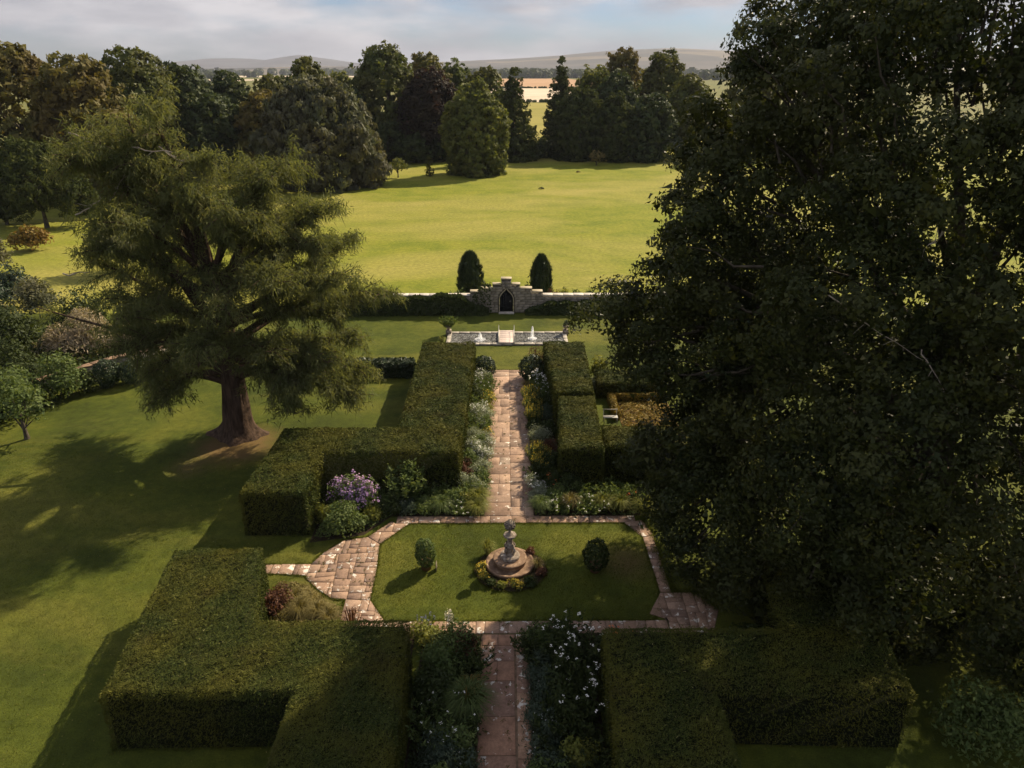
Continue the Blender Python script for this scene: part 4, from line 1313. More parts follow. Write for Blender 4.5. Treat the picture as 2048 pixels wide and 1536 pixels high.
    if flower and nf:
        f = Acc()
        P, N = tips
        sel = rng.choice(len(P), min(nf, len(P)), replace=False)
        P, N = P[sel], N[sel]
        if kind in ('upright',) and flower in ('gold', 'yellow', 'violet', 'cream'):
            m = 14
            idx = np.repeat(np.arange(len(P)), m)
            d = rdir(len(idx), rng)
            u = rng.random(len(idx))
            Q = P[idx] + np.column_stack([d[:, 0] * fs * .6, d[:, 1] * fs * .6, (u - .55) * fs * 5.5])
            leaf_acc(f, Q, d, fs * .8, fs * .7, quad=True, rng=rng)
        else:
            m = 6
            idx = np.repeat(np.arange(len(P)), m)
            Q = P[idx] + N[idx] * .04 + rng.normal(size=(len(idx), 3)) * fs * .55
            NN = unit(N[idx] + np.array([0, 0, .6]) + rng.normal(size=(len(idx), 3)) * .4)
            leaf_acc(f, Q, NN, fs, fs * .85, quad=True, rng=rng)
        link('flowers', f.mesh('flowers'), M['f_' + flower], o)['kind'] = 'stuff'
    return o


ORD = ['first', 'second', 'third', 'fourth', 'fifth', 'sixth', 'seventh', 'eighth', 'ninth', 'tenth', 'eleventh', 'twelfth', 'thirteenth', 'fourteenth', 'fifteenth', 'sixteenth', 'seventeenth', 'eighteenth', 'nineteenth', 'twentieth']
KIND = {  # kind -> name, phrase, plant() arguments
    'silver': ('silver_plant', 'silver-leaved mound', dict(leaf='p_silver', n=1100, L=.12, W=.035)),
    'silverwhite': ('silver_plant', 'silvery plant dotted with white flowers', dict(leaf='p_silver', n=1000, L=.12, W=.04, flower='white', nf=60, fs=.05)),
    'green': ('border_plant', 'fresh green leafy mound', dict(leaf='p_green', n=1000, L=.15, W=.05)),
    'greenwhite': ('border_plant', 'green plant sprinkled with white flowers', dict(leaf='p_green', n=1000, L=.14, W=.05, flower='white', nf=22, fs=.04)),
    'dark': ('border_plant', 'dark green leafy mound', dict(leaf='p_dark', n=1000, L=.16, W=.06)),
    'blue': ('border_plant', 'blue-green feathery mound', dict(leaf='p_blue', n=1200, L=.14, W=.03)),
    'lime': ('border_plant', 'yellow-green leafy mound', dict(leaf='p_lime', n=900, L=.14, W=.06)),
    'yellow': ('yellow_flower', 'low mound of yellow flowers', dict(leaf='p_lime', n=700, L=.12, W=.05, flower='yellow', nf=60, fs=.055)),
    'gold': ('golden_spires', 'clump of upright golden flower spires', dict(leaf='p_green', kind='upright', n=1300, L=.16, W=.03, flower='gold', nf=60, fs=.05)),
    'grass': ('grass_clump', 'arching tuft of green grass', dict(leaf='p_green', kind='grass', n=330, W=.022)),
    'limegrass': ('grass_clump', 'bright yellow-green grass tuft', dict(leaf='p_lime', kind='grass', n=330, W=.022)),
    'drygrass': ('grass_clump', 'straw-coloured dry grass tuft', dict(leaf='p_straw', kind='grass', n=300, W=.016)),
    'red': ('border_plant', 'dark plant with small orange-red flowers', dict(leaf='p_dark', n=900, L=.15, W=.05, flower='red', nf=16, fs=.06)),
    'rust': ('border_plant', 'rust-brown leafy plant', dict(leaf='p_rust', n=900, L=.13, W=.05)),
    'white': ('white_flower', 'tall white-flowered plant', dict(leaf='p_green', kind='upright', n=900, L=.16, W=.05, flower='white', nf=24, fs=.09)),
    'darkwhite': ('border_plant', 'dark plant starred with tiny white flowers', dict(leaf='p_blue', n=1200, L=.13, W=.035, flower='white', nf=20, fs=.02)),
}
sd_ = 0


def border(where, items, group):
    global sd_
    for k, (kd, x, y, r, h) in enumerate(items):
        nm, ph, kw = KIND[kd]
        kw = dict(kw)
        sc_ = max(.5, min(2.2, (r / .55) ** 1.5))
        kw['n'] = int(kw['n'] * sc_ * (1.6 if y < 30 else 1.25))
        kw['L'] = kw.get('L', .13) * .85
        sd_ += 1
        if kd in ('green', 'dark', 'greenwhite') and k % 2:
            kw.update(kind='upright', L=kw['L'] * 1.25, n=int(kw['n'] * .8), spread=1.25)
        if y < 21:
            r, h = r * 1.18, h * 1.22
        if y > 28 and abs(x) < 1.8:
            x *= .93                      # the front row spills over the path edge
        plant(nm, '%s, %s %s' % (ph, ORD[k], where), (x, y), r * 1.3, h * 1.15, seed=sd_, group=group, **kw)


border('in back row left of main path from pool', [
    ('silverwhite', -1.95, 42.9, .55, 1.1), ('greenwhite', -1.95, 41.6, .6, 1.15), ('dark', -1.95, 40.3, .6, 1.2), ('green', -1.95, 39.0, .6, 1.1), ('silverwhite', -2.0, 37.6, .6, 1.25), ('green', -1.95, 36.3, .65, 1.2),
    ('silver', -1.95, 34.9, .6, 1.0), ('silverwhite', -1.95, 33.6, .65, 1.15), ('green', -1.95, 32.3, .6, 1.0), ('rust', -2.0, 31.3, .5, 1.0), ('silver', -1.95, 30.2, .55, .95)], 'plants in the border left of the main path')
border('in front row left of main path from pool', [
    ('greenwhite', -1.35, 43.2, .5, .75), ('green', -1.25, 42.1, .5, .85), ('yellow', -1.25, 41.0, .5, .6), ('yellow', -1.35, 39.9, .5, .7), ('lime', -1.3, 38.8, .45, .6), ('silver', -1.3, 37.8, .5, .8), ('green', -1.25, 36.8, .5, .85),
    ('yellow', -1.2, 35.9, .35, .5), ('silver', -1.35, 34.9, .55, .8), ('silverwhite', -1.3, 33.9, .55, .85), ('silverwhite', -1.35, 32.9, .55, .9), ('silver', -1.4, 31.9, .55, .75), ('green', -1.45, 30.9, .5, .7),
    ('silver', -1.45, 29.9, .5, .65), ('limegrass', -1.5, 29.0, .6, .7), ('limegrass', -1.55, 28.3, .6, .55)], 'plants in the border left of the main path')
border('from path in left border facing the monument', [
    ('green', -2.3, 28.9, .6, .7), ('greenwhite', -2.35, 28.35, .5, .5), ('grass', -3.1, 28.5, .6, .6), ('green', -3.3, 29.2, .6, .7), ('green', -3.9, 28.5, .55, .55), ('darkwhite', -4.7, 28.4, .6, .55), ('dark', -5.5, 28.3, .55, .6), ('green', -6.0, 28.9, .6, .7), ('lime', -6.2, 27.9, .5, .6)],
    'plants facing the sundial lawn')
border('in front row right of main path from pool', [
    ('drygrass', 1.4, 42.3, .45, .6), ('gold', 1.55, 40.4, .5, 1.0), ('gold', 1.65, 39.0, .5, 1.0), ('gold', 1.7, 37.7, .45, .9), ('dark', 1.65, 36.5, .45, .6), ('silver', 1.9, 35.3, .62, .8), ('drygrass', 1.75, 34.3, .45, .5), ('gold', 1.75, 33.1, .55, .9),
    ('gold', 1.8, 32.2, .45, .8), ('dark', 1.75, 31.2, .55, .7), ('silverwhite', 1.6, 30.2, .5, .75), ('silver', 1.5, 29.3, .5, .6), ('grass', 1.7, 28.5, .55, .6)], 'plants in the border right of the main path')
border('in back row right of main path from pool', [
    ('white', 2.05, 41.9, .55, 1.35), ('greenwhite', 2.3, 40.6, .5, 1.2), ('dark', 2.3, 39.2, .5, 1.2), ('blue', 2.35, 37.8, .5, 1.0), ('dark', 2.4, 36.0, .5, .9), ('rust', 2.35, 33.6, .45, .9), ('dark', 2.3, 32.2, .5, .9), ('red', 2.4, 30.4, .5, .9)],
    'plants in the border right of the main path')
border('from path in right border facing the monument', [
    ('green', 2.3, 29.2, .55, .7), ('greenwhite', 2.35, 28.4, .5, .55), ('drygrass', 3.0, 28.6, .5, .7), ('green', 3.4, 29.3, .6, .8), ('dark', 3.0, 29.9, .6, .9), ('greenwhite', 3.9, 28.5, .6, .6), ('limegrass', 4.5, 28.6, .55, .65), ('green', 5.0, 29.3, .6, .9), ('limegrass', 5.3, 28.5, .55, .65), ('red', 5.9, 28.9, .5, .7), ('limegrass', 6.4, 27.9, .65, .9), ('green', 6.9, 28.8, .7, 1.0)],
    'plants facing the sundial lawn')
border('down the front border left of the path', [
    ('green', -2.2, 19.7, .65, .8), ('lime', -3.0, 20.0, .5, .6), ('rust', -1.5, 19.5, .45, .6), ('dark', -1.45, 18.7, .55, .75), ('green', -2.3, 18.4, .7, .9), ('green', -1.5, 17.8, .5, .7), ('dark', -2.3, 17.2, .65, .9), ('grass', -1.3, 16.9, .7, .75),
    ('dark', -1.35, 16.1, .5, .6), ('greenwhite', -2.1, 15.9, .65, .8), ('green', -1.5, 15.3, .5, .7), ('blue', -2.2, 14.8, .6, .8), ('darkwhite', -1.4, 14.5, .6, .7), ('dark', -1.5, 13.7, .6, .75), ('green', -2.2, 13.6, .6, .9), ('dark', -1.5, 12.8, .6, .7)],
    'plants in the front border left of the path')
border('down the front border right of the path', [
    ('green', 1.1, 19.9, .55, .6), ('dark', 1.2, 19.1, .6, .75), ('dark', 1.9, 19.6, .6, .9), ('blue', 1.15, 18.2, .55, .7), ('dark', 2.0, 17.6, .65, .9), ('darkwhite', 1.15, 17.3, .55, .6), ('dark', 1.8, 16.7, .6, .8), ('darkwhite', 1.05, 16.4, .5, .55), ('darkwhite', 1.1, 15.6, .55, .6),
    ('dark', 1.9, 15.7, .65, .8), ('blue', 1.15, 14.8, .55, .65), ('lime', 2.2, 14.9, .55, .8), ('green', 1.2, 14.0, .6, .7), ('dark', 2.1, 14.0, .65, .8), ('green', 1.3, 13.1, .6, .7), ('yellow', 2.5, 13.3, .4, .6)],
    'plants in the front border right of the path')

border('among sage-green clumps along left path edge from pool', [
    ('silver', -1.65, 43.0, .42, .9), ('green', -1.6, 40.6, .42, .95), ('silverwhite', -1.65, 38.2, .45, 1.0), ('silver', -1.6, 36.6, .42, .95), ('green', -1.65, 34.4, .42, .9), ('silverwhite', -1.65, 33.0, .45, .95),
    ('silver', -1.65, 31.4, .45, .85), ('green', -1.75, 29.6, .5, .8), ('lime', -1.9, 28.9, .45, .7)], 'plants in the border left of the main path')
# low leafy cover between the plants, nobody could count it
def cover(name, label, polys, dens, h, mat, L, W, seed):
    rng = np.random.default_rng(seed)
    a = Acc()
    for pl in polys:
        xs, ys = [p[0] for p in pl], [p[1] for p in pl]
        k = int((max(xs) - min(xs)) * (max(ys) - min(ys)) * dens)
        P = np.column_stack([rng.uniform(min(xs), max(xs), k), rng.uniform(min(ys), max(ys), k)])
        P = P[inpoly(P, pl)]
        hh = h * (.55 + .45 * wav(P, .9, seed)) * np.clip(edge_dist(P, pl) / .25, .2, 1)
        z = np.maximum(hh, .03) * rng.uniform(.35, 1.0, len(P))
        N = unit(np.array([0, -.1, 1.]) + rng.normal(size=(len(P), 3)) * .6)
        s = rng.uniform(.6, 1.4, len(P))
        leaf_acc(a, np.column_stack([P, z]), N, L * s, W * s, quad=True, rng=rng)
    o = link(name, a.mesh(name), mat)
    return tag(o, label, 'ground cover', kind='stuff')


cover('ground_cover', 'low green leaves covering soil of the borders beside main path', [rect(-2.35, 28.05, -1.1, 45.6), rect(1.3, 28.05, 2.7, 45.6), rect(2.7, 28.05, 8.5, 30.3), [(-8.6, 26.3), (-6.5, 26.8), (-5.4, 28.1), (-2.35, 28.1), (-2.35, 29.9), (-8.6, 29.9)]], 190, .42, M['p_green'], .15, .07, 601)
cover('ground_cover', 'dark low leaves covering the soil of the two front borders', [rect(-3.0, 8, -1.0, 20.3), rect(.8, 8, 2.9, 20.3), rect(3.0, 18.6, 9, 20.3)], 330, .5, M['p_dark'], .13, .06, 602)
cover('undergrowth', 'dark mixed undergrowth between the shrubs at the left edge', [[(-38, 35), (-30.4, 36.8), (-28.0, 40.2), (-26.2, 42.6), (-22.5, 45.0), (-20, 49), (-24, 51), (-38, 54)]], 45, 1.3, M['p_dark'], .3, .15, 605)
cover('ground_cover', 'golden leafy filling of the parterre bed behind right hedges', [rect(6.75, 36.7, 9.9, 40.3)], 260, .35, M['box'], .14, .07, 604)
cover('ground_cover', 'pale weedy leaves and grass behind the lower left hedge', [[(-9.25, 19.2), (-6.5, 19.2), (-6.45, 21.9), (-7.1, 22.2), (-8.0, 23.1), (-9.3, 23.5)]], 420, .38, M['p_straw'], .14, .04, 603)

# single plants that stand out
plant('dome_shrub', 'dark clipped ball at the pool end of the left border', (-1.55, 44.7), .78, 1.4, 'yew_dark', kind='ball', n=2200, L=.14, W=.07, seed=301, cat='shrub')
plant('dome_shrub', 'tall dark clipped dome at pool end of the right border', (1.65, 43.9), .85, 1.75, 'yew_dark', kind='ball', n=2600, L=.14, W=.07, seed=302, cat='shrub')
plant('feathery_shrub', 'reddish feathery tall shrub behind the dark clipped dome', (2.05, 45.0), .7, 2.3, 'p_rust', kind='upright', n=900, L=.2, W=.03, seed=303, cat='shrub')
plant('lilac_shrub', 'shrub covered in pale purple flowers against the dark hedge', (-7.2, 28.7), 1.5, 1.85, 'p_green', n=2800, L=.16, W=.06, flower='purple', nf=330, fs=.10, seed=304, cat='shrub')
plant('leafy_shrub', 'loose pale green shrub right of the purple-flowered one', (-4.85, 29.3), .9, 2.2, 'p_green', kind='upright', n=1900, L=.2, W=.08, seed=305, cat='shrub', spread=1.25)
plant('leafy_shrub', 'spreading grey-green shrub at the corner of the flagged path', (-7.35, 26.85), 1.15, 1.35, 'p_green', n=3200, L=.14, W=.06, seed=306, cat='shrub')
plant('leafy_shrub', 'smaller bright shrub left of the spreading corner shrub', (-8.2, 27.6), .7, 1.0, 'p_lime', n=1300, L=.15, W=.06, seed=307, cat='shrub')
plant('copper_shrub', 'dark red-brown shrub in long grass behind lower left hedge', (-8.85, 21.6), .75, 1.25, 'p_rust', n=1700, L=.12, W=.05, seed=308, cat='shrub')
for k, (x, y, r, h) in enumerate([(-7.9, 21.5, .8, .6), (-7.2, 21.4, .7, .55), (-6.7, 21.0, .7, .6), (-8.3, 22.3, .6, .45)]):
    plant('long_grass', '%s tuft of straw-coloured long grass right of the copper shrub' % ORD[k], (x, y), r, h, 'p_straw', kind='grass', n=420, W=.014, seed=310 + k, group='long grass by the copper shrub', cat='grass tuft')
plant('seed_stems', 'dark curled stems overhanging the flagstones above the lower left hedge', (-5.75, 20.6), .7, 1.0, 'p_rust', kind='grass', n=70, W=.03, seed=315)
plant('foxtail_lily', 'single cream flower spike at the top of the front border', (-2.05, 20.1), .16, 1.5, 'p_green', kind='upright', n=120, L=.1, W=.03, flower='cream', nf=8, fs=.09, seed=316)
plant('catmint', 'small violet-blue flowers at the lawn edge beside hedge end', (-3.05, 20.75), .5, .45, 'p_green', kind='upright', n=420, L=.1, W=.025, flower='violet', nf=40, fs=.035, seed=317)
plant('crocosmia', 'orange-tinted arching strap leaves leaning over the front path', (-1.25, 17.4), .62, .95, 'orange', kind='grass', n=200, W=.025, seed=318)
plant('butterfly_bush', 'tall shrub with white nodding flowers right of front path', (2.25, 18.5), 1.0, 2.3, 'p_dark', kind='upright', n=1500, L=.2, W=.06, flower='white', nf=44, fs=.055, seed=319, cat='shrub', spread=1.35)
plant('butterfly_bush', 'lower white-flowered shrub below the tall one by lower right hedge', (2.3, 16.9), .8, 1.5, 'p_dark', kind='upright', n=800, L=.2, W=.06, flower='white', nf=20, fs=.06, seed=320, cat='shrub', spread=1.3)
plant('poppy', 'orange flowers above the lower right hedge', (4.0, 19.4), .5, 1.3, 'p_dark', kind='upright', n=300, L=.14, W=.04, flower='red', nf=6, fs=.1, seed=321)
plant('leafy_shrub', 'pale leafy shrub in the bottom right corner', (14.2, 15.0), 1.7, 3.0, 'p_green', n=3600, L=.15, W=.07, seed=322, cat='shrub')
plant('leafy_shrub', 'dark leafy shrub in shade under the oak by the flagstones', (8.6, 19.4), 1.2, 1.2, 'p_dark', n=2200, L=.15, W=.06, seed=323, cat='shrub')
# right side behind the far hedge block
for k, (lf, x, y, r, h, lab) in enumerate([('p_lime', 6.2, 44.2, .9, 1.5, 'bright yellow-green bush behind the far right hedge'), ('p_silver', 5.9, 42.4, .6, .9, 'pale flowering bush between far right hedge and oak leaves'),
                                           ('p_lime', 7.4, 42.6, .7, 1.0, 'golden bush behind the small square hedge'), ('p_dark', 8.2, 45.0, 1.4, 2.2, 'dark bush under the oak beside the pool lawn')]):
    plant('bush', lab, (x, y), r, h, lf, n=1200, L=.18, W=.08, seed=330 + k, cat='shrub')

# ------------------------------------------------------------------ left garden: wall, shrubs
a = Acc()
wp = np.array([(-33.0, 37.5), (-30.2, 41.6), (-28.4, 44.0), (-26.9, 46.0), (-24.0, 48.2), (-20, 50.2)])
lw = empty('garden_wall', (-28, 44, 0))
for i in range(len(wp) - 1):
    p, q = wp[i], wp[i + 1]
    ln = np.linalg.norm(q - p)
    an = math.atan2(*(q - p)[::-1])
    c = (p + q) / 2 - [-28, 44]
    w = Acc()
    box_acc(w, (c[0], c[1], .45), (ln, .35, .9), an)
    link('wall_body', w.mesh('wall_body'), M['wallstone'], lw)
    k = max(2, int(ln / .7))
    for s in range(k):
        m_ = p + (q - p) * (s + .5) / k - [-28, 44]
        w = Acc()
        box_acc(w, (0, 0, 0), (ln / k - .02, .46, .09), an, .02)
        link('coping_stone', w.mesh('coping_stone'), M['brownstone'], lw, loc=(m_[0], m_[1], .95 + .004 * (s % 2)))
tag(lw, 'low curved stone retaining wall behind the shrubs at left', 'wall', kind='thing')
for k, (nm, lab, x, y, r, h, lf, kw) in enumerate([
    ('twiggy_shrub', 'wide mound of pale bare-looking twigs above the low wall', -31.0, 48.6, 3.0, 3.4, 'tan', dict(n=9000, L=.32, W=.06)),
    ('twiggy_shrub', 'second pale twiggy mound, partly behind the larch', -27.0, 50.2, 2.4, 2.8, 'tan', dict(n=5200, L=.32, W=.06)),
    ('dark_shrub', 'large dark evergreen at left edge beside the twiggy mound', -34.6, 47.0, 2.6, 4.6, 'p_dark', dict(n=3600, L=.26, W=.12)),
    ('dark_shrub', 'dark shrub under the long left bough of the larch', -32.6, 51.5, 2.6, 4.4, 'p_dark', dict(n=3000, L=.26, W=.12)),
    ('grey_shrub', 'grey-brown shrub at the left edge below the orange bush', -52.0, 69.5, 3.4, 4.6, 'grey', dict(n=3600, L=.34, W=.14)),
    ('dark_shrub', 'very dark shrub in front of the grey-brown one', -43.4, 60.0, 3.0, 3.6, 'yew_dark', dict(n=3000, L=.3, W=.14)),
    ('grey_shrub', 'round grey-green shrub between dark shrub and the larch', -38.8, 57.0, 2.6, 3.6, 'grey', dict(n=2600, L=.3, W=.12)),
    ('pink_shrub', 'bare pinkish twigs in front of the dark left shrub', -41.0, 54.0, 1.8, 3.0, 'tan', dict(n=900, L=.4, W=.03)),
    ('orange_bush', 'orange-gold bush on the lawn near the small cedar', -54.6, 82.0, 2.6, 2.9, 'orange', dict(n=2600, L=.36, W=.2)),
    ('grey_shrub', 'rounded grey-green bush behind the left flank of the larch', -40.0, 72.5, 3.6, 5.4, 'grey', dict(n=3000, L=.36, W=.16)),
    ('camellia', 'glossy dark shrub with yellow-green tips by the lawn edge', -29.0, 38.6, 2.0, 2.8, 'p_green', dict(n=3600, L=.2, W=.1)),
    ('camellia', 'tall glossy shrub in front of the low stone wall', -27.8, 41.3, 1.7, 2.9, 'p_green', dict(n=3000, L=.2, W=.1)),
    ('camellia', 'dark glossy shrub at the left photo edge above lawn', -31.5, 37.6, 1.8, 2.6, 'p_dark', dict(n=2800, L=.2, W=.1)),
    ('camellia', 'glossy shrub right of the tall one, by the clipped domes', -26.9, 42.2, .8, 1.6, 'p_dark', dict(n=1300, L=.18, W=.09)),
    ('clipped_dome', 'left of the two clipped dark domes by the low wall', -26.0, 43.0, .75, 1.9, 'yew_dark', dict(kind='ball', n=2400, L=.14, W=.07)),
    ('clipped_dome', 'right of the two clipped dark domes, near larch branches', -24.6, 43.6, .85, 1.6, 'yew_dark', dict(kind='ball', n=2400, L=.14, W=.07)),
    ('dark_shrub', 'dark evergreen above the low wall at the left photo edge', -34.0, 44.2, 2.2, 3.4, 'p_dark', dict(n=3000, L=.22, W=.1)),
    ('dark_shrub', 'low dark evergreen between low wall and camellias', -31.4, 43.0, 1.8, 2.2, 'p_dark', dict(n=2400, L=.2, W=.1)),
    ('camellia', 'broad glossy shrub right behind the small open tree', -29.9, 40.4, 1.9, 2.4, 'p_green', dict(n=3000, L=.2, W=.1)),
    ('yellow_shrub', 'yellowish low shrub in front of the low wall at left', -32.0, 41.0, 1.3, 1.6, 'p_lime', dict(n=1500, L=.2, W=.09)),
    ('dark_shrub', 'dark shrub seen beneath the larch beside its trunk', -21.5, 45.5, 1.6, 2.0, 'p_dark', dict(n=1800, L=.22, W=.1)),
    ('dark_shrub', 'dark shrub behind the larch trunk by the wall end', -18.5, 48.5, 1.9, 2.2, 'p_dark', dict(n=1800, L=.24, W=.1)),
]):
    plant(nm, lab, (x, y), r, h, lf, seed=400 + k, cat='shrub', **kw)
broadleaf('small_tree', 'small open tree with slender forked stem on the left lawn', (-27.0, 35.8), 3.3, 1.5, M['p_green'], 180, low=.42, nl=6, puff=.3, L=.17, W=.09, lpp=10, dens=.9, quad=True)

# ================================================================== garden wall with gate
def gw():
    Y = 58.4
    root = empty('gate_wall', (0, Y + .25, 0))
    rng = np.random.default_rng(55)
    steps = [(.42, 2.92), (1.15, 2.45), (2.15, 2.1), (3.05, 1.82), (17, 1.5)]
    cx = -.03
    def top(x):
        for w, t in steps:
            if abs(x - cx) <= w:
                return t
        return 1.5
    HW, ZS, ZA = .56, 1.25, 2.06       # arch half width, springing, apex
    def aw(z):
        if z <= ZS:
            return HW
        t = (z - ZS) / (ZA - ZS)
        return HW * (1 - t ** 1.7) if t < 1 else 0
    # core: one simple outline round the stepped top and the opening
    out = [(-17, 0), (-HW - .02, 0)]
    zs = np.linspace(ZS, ZA, 9)
    out += [(cx - aw(z) - .02, z) for z in zs]
    out += [(cx + aw(z) + .02, z) for z in zs[::-1][1:]]
    out += [(HW - .01, 0), (17, 0), (17, 1.5)]
    for k in range(3, -1, -1):
        w = steps[k][0]
        out += [(cx + w, steps[k + 1][1]), (cx + w, steps[k][1])]
    for k in range(4):
        w = steps[k][0]
        out += [(cx - w, steps[k][1]), (cx - w, steps[k + 1][1])]
    out += [(-17, 1.5)]
    n = len(out)
    a = Acc()
    V = [(x, -.19, z) for x, z in out] + [(x, .22, z) for x, z in out]
    a.poly(V, [list(range(n)), list(range(2 * n - 1, n - 1, -1))] + [[i, n + i, n + (i + 1) % n, (i + 1) % n] for i in range(n)])
    link('wall_core', a.mesh('wall_core'), M['mortar'], root)
    # courses of blocks on the front, where they show
    z = .02
    while z < 2.9:
        hgt = rng.uniform(.19, .27)
        x = -7.2
        while x < 8.2:
            ln = rng.uniform(.35, .8)
            x0, x1 = x, min(x + ln, 8.2)
            x += ln
            tmin = min(top(x0 + .02), top(x1 - .02))
            if z + hgt > tmin + .02:
                # clip to the inside of the step
                if z + hgt > max(top(x0 + .02), top(x1 - .02)) + .02:
                    continue
                lim = [w for w, t in steps if t >= z + hgt - .02][-1]
                x0, x1 = max(x0, cx - lim), min(x1, cx + lim)
            w = max(aw(z), aw(z + hgt * .5)) + .13 if z < ZA + .1 else 0
            if w > .14:
                if x0 > cx - w and x1 < cx + w:
                    continue
                if x0 < cx - w < x1:
                    x1 = cx - w
                elif x0 < cx + w < x1:
                    x0 = cx + w
            if x1 - x0 < .12:
                continue
            b = Acc()
            # block face, chamfered towards the front
            hx, hz = (x1 - x0) / 2 - .012, hgt / 2 - .012
            d = .07 + rng.uniform(-.012, .018)
            c = .018
            VV = [(-hx, 0, -hz), (hx, 0, -hz), (hx, 0, hz), (-hx, 0, hz), (-hx, -d + c, -hz), (hx, -d + c, -hz), (hx, -d + c, hz), (-hx, -d + c, hz),
                  (-hx + c, -d, -hz + c), (hx - c, -d, -hz + c), (hx - c, -d, hz - c), (-hx + c, -d, hz - c)]
            FF = [(8, 9, 10, 11)] + [(k + i, k + (i + 1) % 4, k + 4 + (i + 1) % 4, k + 4 + i) for k in (0, 4) for i in range(4)]
            b.add(VV, FF)
            link('stone_block', b.mesh('stone_block'), M['wallstone'], root, loc=((x0 + x1) / 2, -.188, z + hgt / 2))
        z += hgt
    # copings on every step
    def cope(x0, x1, t, kk=.85, mt='coping'):
        m = max(1, round((x1 - x0) / kk))
        for s in range(m):
            c = Acc()
            box_acc(c, (0, 0, 0), ((x1 - x0) / m - .015, .62, .1), 0, .025)
            link('coping_stone', c.mesh('coping_stone'), M[mt], root, loc=(x0 + (x1 - x0) * (s + .5) / m, .015, t + .052 + rng.uniform(-.004, .004)))
    cope(cx - .46, cx + .46, 2.92, .9, 'arch')  # step copings use a darker stone, their shade put into the colour
    prev = .46
    for w, t in steps[1:4]:
        cope(cx - w - .03, cx - prev, t, .7, 'arch')
        cope(cx + prev, cx + w + .03, t, .7, 'arch')
        prev = w + .035
    cope(-17, cx - prev, 1.5)
    cope(cx + prev, 17, 1.5)
    # arch stones
    pts = [(HW + .045, k * .31) for k in range(5)] + [(aw(q) + .045, q) for q in np.linspace(ZS, ZA + .04, 8)[1:]]
    for s in (-1, 1):
        for k in range(len(pts) - 1):
            (xa, za), (xb, zb) = pts[k], pts[k + 1]
            ln = math.hypot(xb - xa, zb - za)
            an = math.atan2(zb - za, xb - xa)
            c = Acc()
            h_, w_, d_ = ln / 2 - .006, .035, .12
            VV = np.array([(u * h_, -d_ if f else .1, v * w_) for f in (0, 1) for u, v in ((-1, -1), (1, -1), (1, 1), (-1, 1))])
            X = VV[:, 0] * math.cos(an) - VV[:, 2] * math.sin(an)
            Z = VV[:, 0] * math.sin(an) + VV[:, 2] * math.cos(an)
            c.add(np.column_stack([X * s, VV[:, 1], Z]), [(3, 2, 1, 0), (4, 5, 6, 7)] + [(i, (i + 1) % 4, 4 + (i + 1) % 4, 4 + i) for i in range(4)])
            link('arch_stone', c.mesh('arch_stone'), M['arch'], root, loc=(cx + s * (xa + xb) / 2, -.2, (za + zb) / 2))
    # little crest over the door
    c = Acc()
    box_acc(c, (0, 0, 0), (.26, .06, .3), 0, .02)
    link('crest_stone', c.mesh('crest_stone'), M['mortar'], root, loc=(cx, -.27, 2.32))
    # door: planks, joined edges, straps, ring handle
    zs2 = np.linspace(ZS, ZA, 9)
    ol = [(-HW, .01), (HW, .01)] + [(aw(q), q) for q in zs2] + [(-aw(q), q) for q in zs2[::-1][1:]]
    c = Acc()
    c.poly([(x, .035, z_) for x, z_ in ol], [list(range(len(ol)))])
    d = link('door', c.mesh('door'), M['darkwood'], root, loc=(cx, -.02, 0))
    for k in range(6):
        x0 = -HW + k * HW / 3 + .006
        x1 = x0 + HW / 3 - .012
        def tz(x):
            q = abs(x) / HW
            return ZS + (ZA - ZS) * (1 - min(q, 1)) ** (1 / 1.7)
        c = Acc()
        VV = [(x0, -.03, .02), (x1, -.03, .02), (x1, -.03, tz(x1)), (x0, -.03, tz(x0)), (x0, .03, .02), (x1, .03, .02), (x1, .03, tz(x1)), (x0, .03, tz(x0))]
        c.add(VV, [(0, 1, 2, 3), (7, 6, 5, 4), (0, 4, 5, 1), (1, 5, 6, 2), (2, 6, 7, 3), (3, 7, 4, 0)])
        link('plank', c.mesh('plank'), M['darkwood'], d)
    for zz in (.45, 1.3):
        c = Acc()
        box_acc(c, (-.06, -.045, zz), (.9, .02, .05))
        link('strap_hinge', c.mesh('strap_hinge'), M['darkwood'], d)
    c = Acc()
    an = np.linspace(0, 2 * PI, 13)
    tube(c, np.column_stack([.33 + .06 * np.cos(an), np.full(13, -.06), .98 + .06 * np.sin(an)]), .012, 5)
    link('ring_handle', c.mesh('ring_handle'), M['metal'], d)
    c = Acc()
    box_acc(c, (cx, -.35, .05), (1.3, .5, .1), 0, .02)
    link('doorstep', c.mesh('doorstep'), M['coping'], root)
    tag(root, 'stone garden wall rising in steps to a pointed-arch gateway', 'wall', kind='thing')


gw()


